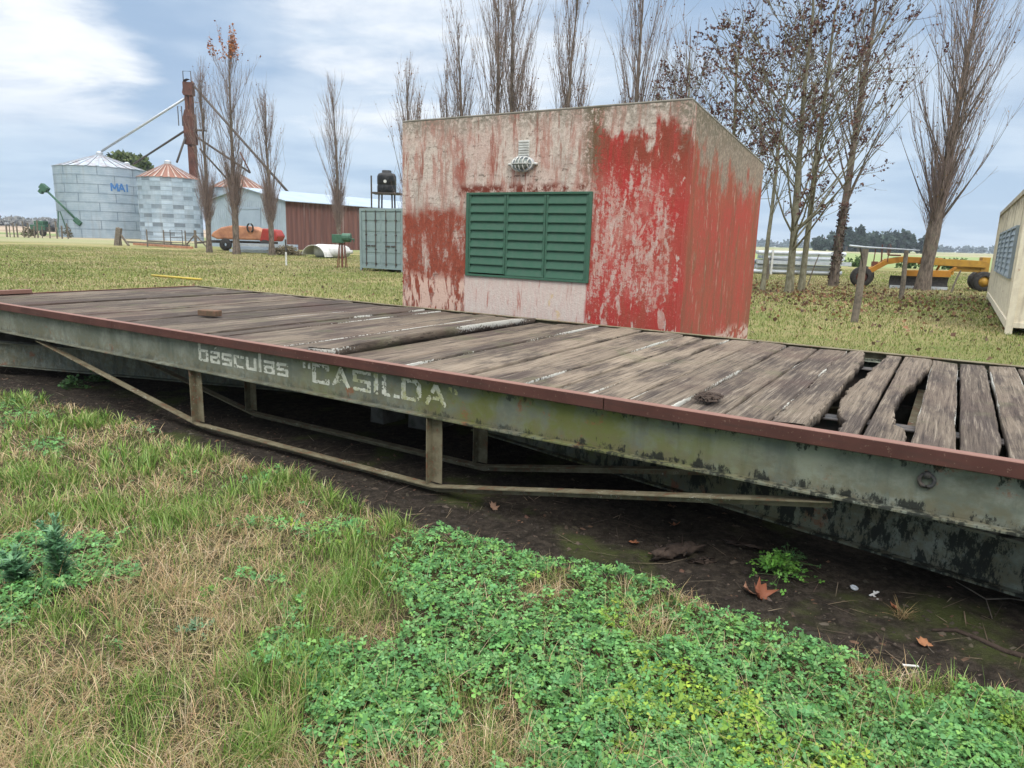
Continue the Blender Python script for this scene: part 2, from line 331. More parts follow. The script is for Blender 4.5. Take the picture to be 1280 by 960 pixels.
@mat('hut_front')
def _(b):
    v = b.co(); x, y, z = b.sep(v)
    wob = b.mul(b.m('SUBTRACT', b.noise(v, 3.5, 5), .5), .5)
    st = b.noise(b.sc(v, 13, 13, 1.5), 1., 7, .7, .4); st2 = b.noise(b.sc(v, 40, 40, 6), 1., 5, .7); fine = b.noise(v, 28, 6, .75); big = b.noise(v, 1.8, 5, .6); hz = b.noise(b.sc(v, 3, 3, 22), 1., 5, .65)
    # weathered plaster
    pl = b.mix(b.step(fine, .38, .66), (.62, .54, .46), (.42, .34, .28)); pl = b.mix(b.mul(b.step(big, .4, .66), .6), pl, (.55, .38, .32))
    pl = b.mix(b.mul(b.step(hz, .54, .64), b.step(fine, .47, .58), .9), pl, (.12, .10, .08))
    pl = b.mix(b.mul(b.step(b.noise(b.sc(v, 9, 9, 1.6, (2, 5, 1)), 1., 8, .72, .3), .48, .62), .75), pl, (.40, .175, .13)); pl = b.mix(b.mul(b.step(st, .545, .66), .85), pl, (.28, .085, .055)); pl = b.mix(b.mul(b.step(b.noise(b.sc(v, 4, 4, .9, (8, 5, 1)), 1., 7, .7), .50, .70), .7), pl, (.30, .255, .205))
    pl = b.mix(b.mul(b.step(st2, .6, .72), .45), pl, (.17, .13, .10))
    rr = b.mul(b.box(b.add(x, b.mul(wob, .5)), -5.20, -5.04, .05), b.box(b.add(z, wob), 2.15, 2.6, .12), b.step(b.noise(b.sc(v, 12, 12, 4, (3, 3, 3)), 1., 7, .75), .40, .52)); pl = b.mix(b.mul(rr, .75), pl, (.30, .07, .045))
    # bare rust red, lower left and round the shutter
    lr = b.mul(b.step(b.add(z, wob), 1.92, 1.74), b.step(b.add(x, b.mul(wob, .25)), -4.9, -5.0))
    rd = b.mix(b.step(fine, .4, .65), (.30, .075, .045), (.20, .055, .035)); rd = b.mix(b.mul(b.step(st2, .56, .66), .6), rd, (.36, .2, .15))
    c = b.mix(b.mul(lr, b.step(b.add(b.noise(b.sc(v, 7, 7, 2.2, (5, 0, 2)), 1., 7, .75, .3), b.mul(fine, .5)), .94, .74)), pl, rd)
    ar = b.mul(b.box(x, -5.16, -3.3, .03), b.box(b.add(z, b.mul(wob, .1)), 2.0, 2.12, .035)); c = b.mix(b.mul(ar, b.step(b.noise(v, 7, 6, .7), .40, .56)), c, (.17, .045, .03))
    # pale brush strokes low on the left, pale pink panel under the shutter
    pk = b.mix(b.step(st2, .35, .7), (.60, .46, .40), (.62, .55, .48))
    low = b.mul(b.step(b.add(z, b.mul(wob, .5)), 1.16, 1.02), b.step(x, -4.96, -5.04)); c = b.mix(b.mul(low, b.step(b.noise(b.sc(v, 15, 15, 4), 1., 4, .6, .6), .46, .53)), c, (.62, .43, .34))
    pan = b.mul(b.box(x, -5.05, -3.47, .02), b.step(z, 1.14, 1.12)); pk = b.mix(b.mul(b.step(st, .56, .66), .8), pk, (.42, .16, .12)); pk = b.mix(b.mul(b.step(b.noise(v, 9, 3), .62, .7), b.box(x, -4.1, -3.75, .1), .6), pk, (.62, .44, .2))
    c = b.mix(pan, c, pk)
    # red painted field on the right with peeled patches
    red = b.mul(b.step(b.add(x, b.mul(wob, .12)), -3.53, -3.49), b.step(b.add(z, b.add(b.mul(wob, .5), b.mul(b.m('SUBTRACT', b.noise(b.sc(v, 6, 6, 2.4, (3, 0, 3)), 1., 6, .7), .5), 1.1))), 2.68, 2.54))
    rp = b.mix(b.step(big, .38, .62), (.43, .044, .040), (.37, .065, .048)); rp = b.mix(b.mul(b.step(b.noise(b.sc(v, 7, 7, 1.5, (0, 9, 4)), 1., 7, .7), .48, .64), .6), rp, (.27, .085, .05)); rp = b.mix(b.mul(b.step(st2, .53, .66), .6), rp, (.26, .07, .045)); rp = b.mix(b.mul(b.step(b.noise(v, 55, 4, .7), .60, .68), .6), rp, (.50, .30, .25))
    rp = b.mix(b.mul(b.step(z, 2.1, 2.45), b.step(st, .4, .58), .7), rp, (.20, .06, .035))
    zone = b.mul(b.box(b.add(z, b.mul(wob, .8)), .95, 2.2, .22), b.box(x, -3.6, -2.62, .1))
    peel = b.m('MAXIMUM', b.step(b.add(b.add(b.mul(b.noise(b.sc(v, 14, 14, 3.0, (4, 0, 1)), 1., 9, .74, .35), 1.), b.mul(b.m('SUBTRACT', fine, .5), .7)), b.mul(zone, .145)), .585, .73), b.mul(b.step(b.add(b.noise(b.sc(v, 10, 10, 3, (9, 0, 5)), 1., 5, .6, .4), b.mul(b.step(z, 1.1, .7), .09)), .63, .66), 1.))
    sh = b.n('ShaderNodeCombineXYZ', {0: b.add(b.mul(x, 11.), b.mul(z, -3.2)), 1: 0.3, 2: b.mul(z, 2.4)}).outputs[0]
    stroke = b.mul(b.step(b.add(b.noise(sh, 1.25, 4, .55), b.mul(b.m('SUBTRACT', fine, .5), .35)), .53, .60), b.box(x, -3.42, -2.72, .05), b.box(b.add(z, b.mul(wob, .3)), 1.42, 1.80, .06)); peel = b.m('MAXIMUM', peel, stroke)
    pc = b.mix(b.step(b.noise(b.sc(v, 16, 16, 5), 1., 6, .7), .38, .62), (.56, .50, .43), (.54, .31, .25)); pc = b.mix(b.mul(b.step(fine, .52, .64), .6), pc, (.34, .27, .21)); rp = b.mix(b.mul(b.step(b.noise(b.sc(v, 3, 3, 2, (6, 6, 6)), 1., 7, .72), .46, .70), zone, .65), rp, (.50, .20, .16)); rp = b.mix(b.mul(peel, .78), rp, pc)
    c = b.mix(red, c, rp)
    # grime under the roof edge
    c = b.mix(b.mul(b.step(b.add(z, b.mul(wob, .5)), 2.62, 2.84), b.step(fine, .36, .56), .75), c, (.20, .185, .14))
    c = b.mix(b.mul(b.box(x, -3.6, -3.38, .08), b.step(z, 1.9, 2.4), b.step(fine, .40, .52), .8), c, (.13, .105, .06))
    c = b.mix(b.mul(b.step(x, -2.75, -2.55), b.step(b.add(z, wob), 2.2, 2.7), b.step(fine, .42, .58), .7), c, (.15, .145, .10))
    b.out(c, .9, 0, b.bump(b.add(b.mul(fine, 1.2), b.mul(st2, .8)), .6, .013), .15)
@mat('hut_side')
def _(b):
    v = b.co(); x, y, z = b.sep(v); wob = b.mul(b.m('SUBTRACT', b.noise(v, 3, 5), .5), .6)
    st = b.noise(b.sc(v, 8, 8, 1.3), 1., 8, .74, .3); st2 = b.noise(b.sc(v, 26, 26, 4.5), 1., 7, .76); fine = b.noise(v, 26, 6, .75); big = b.noise(v, 1.3, 5, .6)
    c = b.mix(b.step(big, .36, .64), (.37, .095, .060), (.42, .075, .056)); c = b.mix(b.mul(b.step(fine, .45, .65), .7), c, (.25, .095, .058)); c = b.mix(b.mul(b.step(b.noise(b.sc(v, 5, 5, .8, (5, 5, 5)), 1., 6, .68), .46, .62), .6), c, (.21, .095, .055))
    c = b.mix(b.mul(b.step(b.noise(b.sc(v, 8, 8, 1.8, (7, 1, 0)), 1., 6, .65), .52, .66), .75), c, (.22, .11, .06))
    top = b.add(b.add(z, wob), b.add(b.mul(b.m('SUBTRACT', b.noise(b.sc(v, 5, 5, 2.2, (1, 2, 3)), 1., 8, .76), .5), 2.2), b.mul(b.m('SUBTRACT', y, 3.3), .06)))
    c = b.mix(b.mul(b.step(top, 2.15, 2.5), .9), c, b.mix(b.step(fine, .35, .6), (.36, .31, .24), (.21, .185, .14)))
    pe = b.mul(b.step(b.add(st2, b.mul(b.m('SUBTRACT', st, .5), .8)), .60, .70), b.step(b.add(y, wob), 6.1, 3.6, .5, 1.)); c = b.mix(b.mul(pe, .85), c, (.47, .38, .29))
    c = b.mix(b.mul(b.step(b.add(z, b.mul(wob, .3)), .62, .48), b.step(b.noise(b.sc(v, 6, 6, 9), 1., 5, .6, .5), .47, .55), .85), c, (.58, .45, .37))
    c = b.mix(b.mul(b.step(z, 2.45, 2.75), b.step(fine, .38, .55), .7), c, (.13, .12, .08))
    b.out(c, .9, 0, b.bump(b.add(fine, st2), .5, .012), .15)
simple('tower_rust', (.13, .058, .042), (.062, .032, .026), .9, scale=1.2)
simple('hut_roof', (.28, .26, .22), (.18, .17, .13), .9, scale=5)
simple('shutter_green', (.042, .115, .072), (.058, .118, .080), .6, scale=14, rust=.02)
simple('galvanised', (.52, .55, .58), (.40, .43, .46), .5, .35, scale=3)
simple('dark_steel', (.05, .05, .05), (.10, .075, .06), .7, scale=9)
simple('white_paint', (.62, .62, .58), (.45, .44, .40), .6, scale=12)
simple('rust', (.19, .075, .048), (.085, .036, .027), .85, scale=1.6)
simple('concrete', (.14, .135, .115), (.06, .06, .045), .95, scale=7)
simple('black_plastic', (.012, .012, .013), (.02, .02, .02), .45, scale=5)
simple('green_paint', (.055, .135, .085), (.04, .085, .055), .5, scale=6, rust=.05)
simple('timber', (.19, .16, .125), (.10, .085, .068), .9, scale=11)
simple('rot_wood', (.030, .020, .015), (.065, .046, .034), .95, scale=20, bump=.8)
simple('grader_orange', (.46, .21, .03), (.34, .15, .025), .5, scale=4, rust=.06)
simple('orange_paint', (.47, .225, .125), (.28, .125, .075), .7, scale=1.8, rust=.12)
simple('red_paint', (.36, .045, .035), (.26, .04, .03), .55, scale=4, rust=.05)
simple('yellow_paint', (.44, .25, .04), (.32, .175, .035), .5, scale=4, rust=.07)
simple('tyre', (.028, .027, .026), (.055, .05, .045), .9, scale=12)
simple('brick', (.15, .085, .055), (.10, .075, .045), .95, scale=25, bump=.5)
simple('sheet_white', (.60, .60, .58), (.46, .45, .42), .6, scale=4)
simple('sage_paint', (.23, .295, .29), (.195, .25, .245), .55, scale=2.5, rust=.02)
simple('leaf_green', (.055, .085, .028), (.03, .05, .02), .7, scale=3)
simple('yellow_pole', (.50, .38, .06), (.40, .3, .07), .6, scale=8)
@mat('cream_paint')
def _(b):
    v = b.co(); x, y, z = b.sep(v); n = b.noise(v, 4, 6, .7); st = b.noise(b.sc(v, 8, 8, .8), 1., 6, .65)
    c = b.mix(b.step(n, .4, .65), (.66, .60, .46), (.56, .49, .37)); c = b.mix(b.mul(b.step(st, .50, .68), b.step(z, .6, 2.9, .35, .9)), c, (.20, .155, .10)); c = b.mix(b.mul(b.step(b.noise(v, 7, 6, .7), .62, .68), .7), c, (.26, .11, .05))
    c = b.mix(b.mul(b.step(z, 2.3, 2.75), b.step(n, .36, .55), .75), c, (.16, .125, .09))
    b.out(c, .65, 0, None, .3)
@mat('silo_sheet')
def _(b):
    v = b.co(); a = b.attr('col'); n = b.noise(v, .8, 5); x, y, z = b.sep(v); c = b.mix(b.step(n, .35, .65), (.31, .385, .45), (.39, .46, .52)); c = b.mix(b.mul(b.step(b.m('SINE', b.mul(z, 26.)), .0, .9), .22), c, (.24, .29, .33)); c = b.mix(b.mul(b.step(b.noise(b.sc(v, 2, 2, .12), 1., 5, .65), .5, .7), .5), c, (.27, .29, .30)); c = b.mix(1.0, c, a.outputs['Color'], 'MULTIPLY')
    b.out(c, .5, .25, None, .4)
@mat('silo_roof_rust')
def _(b):
    a = b.attr('col'); n = b.noise(b.co(), 1.5, 5); c = b.mix(b.step(n, .35, .65), a.outputs['Color'], b.mix(.5, a.outputs['Color'], (.2, .09, .06)))
    b.out(c, .75)
@mat('shed_side')
def _(b):
    v = b.co(); x, y, z = b.sep(v); st = b.noise(b.sc(v, 1, 2.3, .05), 1., 4, .6); c = b.mix(b.step(st, .4, .6), (.185, .090, .075), (.125, .062, .054)); c = b.mix(b.mul(b.step(st, .60, .66), .8), c, (.33, .24, .22))
    b.out(c, .75, 0, None, .2)
simple('shed_sheet', (.40, .47, .53), (.33, .39, .44), .55, .2, scale=.7, rust=.03)
simple('shed_roof', (.34, .41, .48), (.29, .35, .42), .75, .1, scale=.5)
simple('glass_dark', (.20, .24, .27), (.14, .17, .19), .2, 0, scale=2, spec=.5)
simple('louvre_grey', (.27, .32, .35), (.22, .26, .29), .5, .1, scale=3)
simple('lamp_glass', (.24, .27, .24), (.18, .20, .18), .25, 0, scale=8, spec=.5)
simple('silo_blue', (.05, .17, .42), (.09, .20, .40), .6)

# ------------------------------------------------------------------ ground: one sheet to the horizon
def axis(lo, hi, step, far, g=1.22):
    a = list(np.arange(lo, hi + step / 2, step)); s = step; p = a[-1]; q = a[0]; up = []; dn = []
    while p < far: s *= g; p += s; up.append(p)
    s = step
    while q > -far: s *= g; q -= s; dn.append(q)
    return np.array(dn[::-1] + a + up)
gx = axis(-11, 6, .06, 5000); gy = axis(-1, 11, .06, 5000)
GX, GY = np.meshgrid(gx, gy); dmk = dirt_mask(GX, GY)
V = np.stack([GX, GY, gz(GX, GY)], -1).reshape(-1, 3); nx = len(gx)
ii = (np.arange(len(gy) - 1)[:, None] * nx + np.arange(nx - 1)[None]).ravel()
go = link('ground', raw_mesh('ground', V, [np.stack([ii, ii + 1, ii + nx + 1, ii + nx], 1)], np.stack([dmk.ravel()] * 3, 1), True), 'ground'); tag(go, kind='structure')

# ------------------------------------------------------------------ weighbridge
WB = thing('weighbridge', 'long old weighbridge platform of grey planks in a red-brown rim, on grey-green girders', 'weighbridge', (O[0], O[1], 0), TH)
U0, U1, VW, ZT = -9.55, 1.36, 2.94, .75
def rail(name, segs, label=None, m_='rail_red'):
    m = MB()
    for a in segs: m.box(*a)
    o = m.build(name, m_, WB, .004)
    if label: o['label'] = label
    return o
rail('edge_rail', [(U0, -6.402, -.008, 0, .684, .752), (-6.398, -1.752, -.0075, .0005, .685, .7525), (-1.748, U1, -.008, 0, .684, .752), (U0, U1, .0008, .05, .7435, .7515)])
rail('edge_rail', [(U0, U1, VW, VW + .008, .684, .753), (U0, U1, VW - .045, VW - .0008, .7435, .7525)], None, 'steel_old')
rail('end_rail', [(U0 - .008, U0, 0, VW, .684, .752)]); rail('end_rail', [(U1, U1 + .008, 0, VW, .684, .752)])
rail('kerb_bar', [(U0 + .02, U0 + .10, .08, .74, .7535, .80)], 'short dark red bar lying across the far left end of the deck')
beams = []
for v0, s in ((.05, 1), (.56, 1), (2.38, -1), (VW - .05, -1)):
    m = MB(); a, c = sorted((v0, v0 + .012 * s)); m.box(U0 + .03, U1 - .03, a, c, .462, .70)
    f0, f1 = (v0 - .052, v0 + .07) if s > 0 else (v0 - .07, v0 + .052)
    m.box(U0 + .03, U1 - .03, f0, f1, .450, .462)
    f0, f1 = (v0 - .045, v0 + .07) if s > 0 else (v0 - .07, v0 + .045); m.box(U0 + .03, U1 - .03, f0, f1, .680 if v0 in (.05, VW - .05) else .69, .6835 if v0 in (.05, VW - .05) else .6985)
    beams.append(m.build('side_beam', 'beam_paint' if v0 in (.05, VW - .05) else 'dark_steel', WB, .002))  # inner girders coloured darker: shade below the deck holes is put into their colour
m = MB()
for k in range(9):
    u = U0 + .5 + k * 1.24
    for a, c in ((.13, .5), (.64, 2.30), (2.46, 2.81)): m.box(u - .03, u + .03, a, c, .52, .60)
m.build('cross_beam', 'steel_old', WB)
m = MB(); m.tube([(-.27 + .028 * cos(t), .042, .60 + .028 * sin(t)) for t in np.linspace(0, 2 * pi, 15)], .009, 6, False); m.tube([(-.27, .05, .625), (-.27, .03, .625)], .016, 8)
m.build('lifting_ring', 'dark_steel', WB, smooth=True)
# king-post trusses under each girder
for v in (.045, .555, 2.385, 2.895):
    for u in (-5.32, -2.90):
        q = MB(); q.box(u - .04, u - .034, v - .04, v + .02, .02, .4495); q.box(u - .0338, u + .045, v + .012, v + .018, .02, .4495); q.build('truss_post', 'steel_old', WB, .001)
    q = MB()
    P = [(-7.85, v, .43), (-5.32, v, .0), (-2.90, v, .0), (-.62, v, .43)]
    for a, c in zip(P[:-1], P[1:]):
        q.bar(a, c, .062, .007); 
        a2 = (a[0], a[1] + .028, a[2] - .0245); c2 = (c[0], c[1] + .028, c[2] - .0245); q.bar(a2, c2, .006, .04)
    q.build('truss_rod', 'steel_old', WB)
# the planks
rb = np.random.default_rng(8)
bounds = [.62, .40, .18, .0, -.175, -.357, -.55, -.75, -.93, -1.16, -1.40, -1.64, -1.87, -2.11, -2.29, -2.48, -2.69, -2.92, -3.14, -3.36, -3.585, -3.815]
u = -3.815
while u > U0 + .3: u -= rb.uniform(.2, .27); bounds.append(u)
bounds[-1] = U0 + .012; ub = .62
while ub < U1 - .3: ub += rb.uniform(.19, .25); bounds.insert(0, ub)
bounds[0] = U1 - .012
def plank(cl, ul, ur, v0, v1, dz, tilt, tone, purple, lich, lift=None, nv=44, thick=.052, wear=1.):
    vs = np.linspace(v0, v1, nv); seed = int(abs(ur if not callable(ur) else ur(1.03)) * 7919) % 9999
    L = np.array([ul(v) for v in vs]) if callable(ul) else np.full(nv, ul); Rr = np.array([ur(v) for v in vs]) if callable(ur) else np.full(nv, ur)
    L = L + .0065 + np.abs(fbm(vs, vs * 0, 2.5, seed, 4) - .5) * .020 * wear; Rr = Rr - .0065 - np.abs(fbm(vs, vs * 0, 2.9, seed + 3, 4) - .5) * .020 * wear
    fr = np.array([0, .018, .10, .35, .65, .90, .982, 1.]); drop = np.array([.006, .001, 0, 0, 0, 0, .001, .006])
    X = L[:, None] + (Rr - L)[:, None] * fr[None]; Yv = np.broadcast_to(vs[:, None], X.shape)
    Z = ZT - .004 + dz + tilt * (fr[None] - .5) - drop[None] - .005 * fbm(X * 3, Yv, 2.2, seed, 4) - .004 * fbm(X * 12, Yv, 3, seed + 1, 2)
    if lift is not None: Z = Z + np.array([lift(v) for v in vs])[:, None]
    T = np.stack([X, Yv, Z], -1); Bt = np.stack([X[:, [0, -1]], Yv[:, [0, -1]], Z[:, [0, -1]] - thick], -1)
    Vv = np.concatenate([T.reshape(-1, 3), Bt.reshape(-1, 3)]); n = len(fr); F = []
    for i in range(nv - 1):
        for j in range(n - 1): F.append((i * n + j, i * n + j + 1, (i + 1) * n + j + 1, (i + 1) * n + j))
        b0 = nv * n + i * 2; F += [(b0, i * n, (i + 1) * n, b0 + 2), (i * n + n - 1, b0 + 1, b0 + 3, (i + 1) * n + n - 1), (b0 + 1, b0, b0 + 2, b0 + 3)]
    F += [(0, nv * n, nv * n + 1, n - 1)]; e = (nv - 1) * n; F += [(e, e + n - 1, nv * n + 2 * nv - 1, nv * n + 2 * nv - 2)]
    ed = np.array([1., .9, .3, 0, 0, .3, .9, 1.])[None] * (.25 + lich * .8 * fbm(vs, vs * 0, 1.7, seed + 9, 3)[:, None]); ed = np.broadcast_to(ed, X.shape)
    C = np.concatenate([np.stack([np.full(X.shape, tone), np.full(X.shape, purple), ed], -1).reshape(-1, 3), np.tile([tone * .5, purple, .50 + lich * .09], (2 * nv, 1))])
    cl.put(Vv, None, F, C)
def bite(base, sgn, spots):                      # an edge with pieces broken out of it
    return lambda v: base + sgn * sum(dp * math.exp(-((v - c_) / w_) ** 4) for c_, w_, dp in spots) + sgn * float(fbm(np.array([v]), np.array([v * 0]), 30, 12, 3)[0]) * .006
def prof(pts):
    a = np.array(pts); o = np.argsort(a[:, 0]); a = a[o]
    return lambda v: float(np.interp(v, a[:, 0], a[:, 1]) + (fbm(np.array([v]), np.array([v * 0]), 9, 4, 3)[0] - .5) * .025 + (fbm(np.array([v]), np.array([v * 0]), 34, 6, 3)[0] - .5) * .022)
deck = Cloud(); rp = np.random.default_rng(21)
def tone_of(um): return float(np.clip(np.interp(um, [-9.5, -7, -5, -3.8, -3.2, -2.4, -1.6, -.9, 0], [.18, .26, .36, .42, .72, .78, .5, .42, .5]) + rp.normal(0, .17), .02, 1))
def purp_of(um): return float(np.interp(um, [-9.5, -6, -4, -3, -2, -1.6, -.9, -.4, 1], [1., .85, .6, .3, .35, .8, 1., .3, .35]))
for ur, ul in zip(bounds[:-1], bounds[1:]):
    um = (ur + ul) / 2
    if -.93 <= ul and ur <= -.35 or abs(ul + 3.815) < .001 and False: continue
    if abs(ur + 3.815) < .001: continue
    nb_ = int(rp.choice([0, 0, 1, 1, 2])); sp_ = [(rp.uniform(.1, 2.8), rp.uniform(.05, .22), rp.uniform(.006, .022)) for _ in range(nb_)]
    if abs(ur + 1.87) < .001: sp_ = [(2.3, .42, .045)]
    ur_ = bite(ur, -1, sp_) if sp_ else ur
    plank(deck, ul, ur_, .052, VW - .05 - rp.uniform(0, .02), rp.uniform(-.010, .009) - (.012 if abs(ur + 3.585) < .001 else 0), rp.uniform(-.014, .014), tone_of(um), purp_of(um), float(rp.choice([.2, .5, 1.2])) if um > -8 else .3)
deck.build('deck_planking', 'wood', WB, False)
c = Cloud(); ul = bounds[bounds.index(-3.815) + 1]
plank(c, ul, lambda v: -3.79 - .045 * v / 2.6, .055, 2.88, .004, .012, .4, .4, 1.25, lambda v: float(np.interp(v, [0, .4, 1.4, 2.4, 2.9], [.028, .044, .050, .040, .010])), thick=.07)
o = c.build('raised_plank', 'wood', WB); o['label'] = 'warped plank standing proud of its neighbours with a lichen-covered edge'
c = Cloud(); plank(c, prof([(.05, -.93), (1.75, -.945), (2.1, -.96), (2.9, -.925)]), prof([(.05, -.765), (.44, -.752), (1.0, -.752), (1.5, -.765), (1.9, -.768), (2.35, -.765), (2.6, -.795), (2.75, -.80), (2.9, -.83)]), .055, 2.86, .012, .008, .5, .15, .6, wear=.5, nv=190)
o = c.build('broken_plank', 'wood', WB); o['label'] = 'tapering plank with a rotted splintered right edge, left of the holes'
c = Cloud(); plank(c, prof([(.05, -.645), (.33, -.645), (.5, -.69), (.68, -.715), (.95, -.735), (1.2, -.742), (1.45, -.72), (1.9, -.702), (2.9, -.665)]), -.55, .055, 2.9, -.002, 0, .5, .25, .3, wear=.5, nv=190)
o = c.build('broken_plank', 'wood', WB); o['label'] = 'narrow plank with a ragged left edge between two holes'
c = Cloud(); plank(c, lambda v: -.545, prof([(.05, -.365), (.28, -.366), (.34, -.385), (.42, -.425), (.56, -.435), (.75, -.45), (1.0, -.457), (1.25, -.45), (1.47, -.438), (1.75, -.41), (1.97, -.39), (2.2, -.365), (2.46, -.343), (2.9, -.348)]), .055, 2.9, 0, 0, .45, .3, .3, wear=.5, nv=200)
o = c.build('broken_plank', 'wood', WB); o['label'] = 'plank with the big scooped hole eaten into its right side'

# painted lettering on the near girder: letters drawn as strokes, worn by noise
def letters():
    h = 1.0; X = .64
    g = .62
    G = {'b': (1.0, [[(0, 1.0), (0, 0), (g, 0), (g, X), (0, X)]]), 'a': (1.0, [[(.04, X), (g, X), (g, 0), (0, 0), (0, X / 2), (g, X / 2)]]),
         's': (1.0, [[(g, X), (0, X), (0, X / 2), (g, X / 2), (g, 0), (0, 0)]]), 'c': (.97, [[(g, X), (0, X), (0, 0), (g, 0)]]), 'u': (1.0, [[(0, X), (0, 0), (g, 0), (g, X)]]),
         'l': (.38, [[(0, 1.0), (0, 0)]])}
    C = {'C': (1.1, [[(.74, .84), (.74, 1), (0, 1), (0, 0), (.74, 0), (.74, .16)]]), 'A': (1.12, [[(0, 0), (.38, 1), (.76, 0)], [(.2, .30), (.56, .30)]]), 'S': (1.08, [[(.72, 1), (0, 1), (0, .5), (.72, .5), (.72, 0), (0, 0)]]),
         'I': (.40, [[(0, 1), (0, 0)]]), 'L': (.95, [[(0, 1), (0, 0), (.66, 0)]]), 'D': (1.1, [[(0, 0), (0, 1), (.56, 1), (.72, .82), (.72, .18), (.56, 0), (0, 0)]]), '"': (.5, [[(0, 1), (0, .74)], [(.22, 1), (.22, .74)]])}
    segs = []
    def lay(word, T, u0, u1, z0, z1, hw, accent=None):
        tot = sum(T[ch][0] for ch in word); x = 0; last = T[word[-1]]; span = tot - (last[0] - max(p[0] for st in last[1] for p in st))
        sx = (u1 - u0) / span
        for i, ch in enumerate(word):
            for st in T[ch][1]:
                for a, c in zip(st[:-1], st[1:]): segs.append((u0 + (x + a[0]) * sx, z0 + a[1] * (z1 - z0), u0 + (x + c[0]) * sx, z0 + c[1] * (z1 - z0), hw))
            if accent == i: segs.append((u0 + (x + .3) * sx, z0 + .88 * (z1 - z0), u0 + (x + .46) * sx, z0 + .99 * (z1 - z0), hw * .45))
            x += T[ch][0]
    lay('básculas'.replace('á', 'a'), G, -5.262, -4.253, .536, .656, .0155, 1)
    lay('"', C, -4.07, -4.02, .54, .65, .013); lay('CASILDA', C, -3.972, -2.835, .534, .650, .0185); lay('"', C, -2.79, -2.745, .54, .644, .013)
    cs = .0042; U = np.arange(-5.32, -2.7, cs); Z = np.arange(.512, .680, cs); UU, ZZ = np.meshgrid(U, Z); d = np.full(UU.shape, 9.)
    for a, b_, c, e, hw in segs:
        vx, vz = c - a, e - b_; L2 = vx * vx + vz * vz; t = np.clip(((UU - a) * vx + (ZZ - b_) * vz) / L2, 0, 1)
        dx = np.abs(UU - a - t * vx); dz = np.abs(ZZ - b_ - t * vz); k = ((dx / hw) ** 4 + (dz / (hw * .62)) ** 4) ** .25 if abs(vx) < 1e-6 or abs(vz) < 1e-6 else np.hypot(dx, dz) / (hw * .85)
        d = np.minimum(d, k)
    worn = fbm(UU, ZZ, 44, 34, 4) + .35 * (fbm(UU, ZZ, 75, 33, 2) - .5); lim = np.where(UU < -4.1, .31, .36); big = fbm(UU, ZZ, 5, 35, 3)
    on = (d < 1 + (fbm(UU, ZZ, 60, 37, 2) - .5) * .35) & (worn > lim) & ~((UU > -3.75) & (big > .9))
    k = np.argwhere(on); a = np.stack([U[k[:, 1]], Z[k[:, 0]]], 1); n = len(a); V = np.zeros((n, 4, 3)); V[..., 1] = .0478
    for q, (du, dz) in enumerate(((0, 0), (1, 0), (1, 1), (0, 1))): V[:, q, 0] = a[:, 0] + du * cs; V[:, q, 2] = a[:, 1] + dz * cs
    o = link('lettering', raw_mesh('lettering', V.reshape(-1, 3), [np.arange(4 * n).reshape(-1, 4)]), 'letter_paint', beams[0])
    o['label'] = 'worn off-white lettering básculas "CASILDA" on the near girder'
letters()

# the levers under the deck: a long A-frame at each end, and the concrete piers
def lever(name, a, c, label):
    t = thing(name, label, 'scale lever', (O[0], O[1], 0), TH)
    for sgn in (0, 1):
        q = MB(); pa, pc = [(p[0], p[1] if not sgn else VW - p[1]) for p in (a, c)]
        q.bar((pa[0], pa[1], .16), (pc[0], pc[1], .16), .014, .234); q.bar((pa[0], pa[1], .036), (pc[0], pc[1], .036), .11, .012); q.bar((pa[0], pa[1], .284), (pc[0], pc[1], .284), .11, .012)
        q.build('lever_arm', 'beam_paint', t)
    return t
lever('scale_lever', (1.3, .225), (-3.4, 1.21), 'low grey girder slanting in under the deck from its right end')
lever('scale_lever', (-9.3, .06), (-5.2, 1.40), 'low grey girder slanting in under the deck from its left end')
for i, (u, v, hh, wd) in enumerate(((-4.42, 1.30, .36, .10), (-3.98, 1.36, .34, .22))):
    x, y = W(u, v); q = MB(); q.prism([(-wd / 2 - .03, -.1), (wd / 2 + .03, -.1), (wd / 2, hh), (-wd / 2, hh)], -.15, .15); o = q.build('concrete_pier', 'concrete', None, .01); o.location = (x, y, 0); o.rotation_euler[2] = TH
    tag(o, ['narrower concrete pier in the dark under the middle of the weighbridge', 'wider concrete pier in the dark under the middle of the weighbridge'][i], 'concrete pier')
for i, u in enumerate((U0 - .2, U1 + .2)):
    x, y = W(u, VW / 2); q = MB(); q.box(-.15, .15, -1.6, 1.6, -.2, .62); o = q.build('end_wall', 'concrete', None, .02); o.location = (x, y, 0); o.rotation_euler[2] = TH
    tag(o, ['low concrete wall at the left end of the weighbridge', 'low concrete wall at the right end of the weighbridge'][i], 'wall')
x, y = W((U0 + U1) / 2, VW + .10); q = MB(); q.box(-5.6, 5.6, -.06, .06, -.2, .40); o = q.build('retaining_wall', 'concrete', None, .01); o.location = (x, y, 0); o.rotation_euler[2] = TH; tag(o, 'low dark concrete wall along the far side under the weighbridge deck', 'wall')
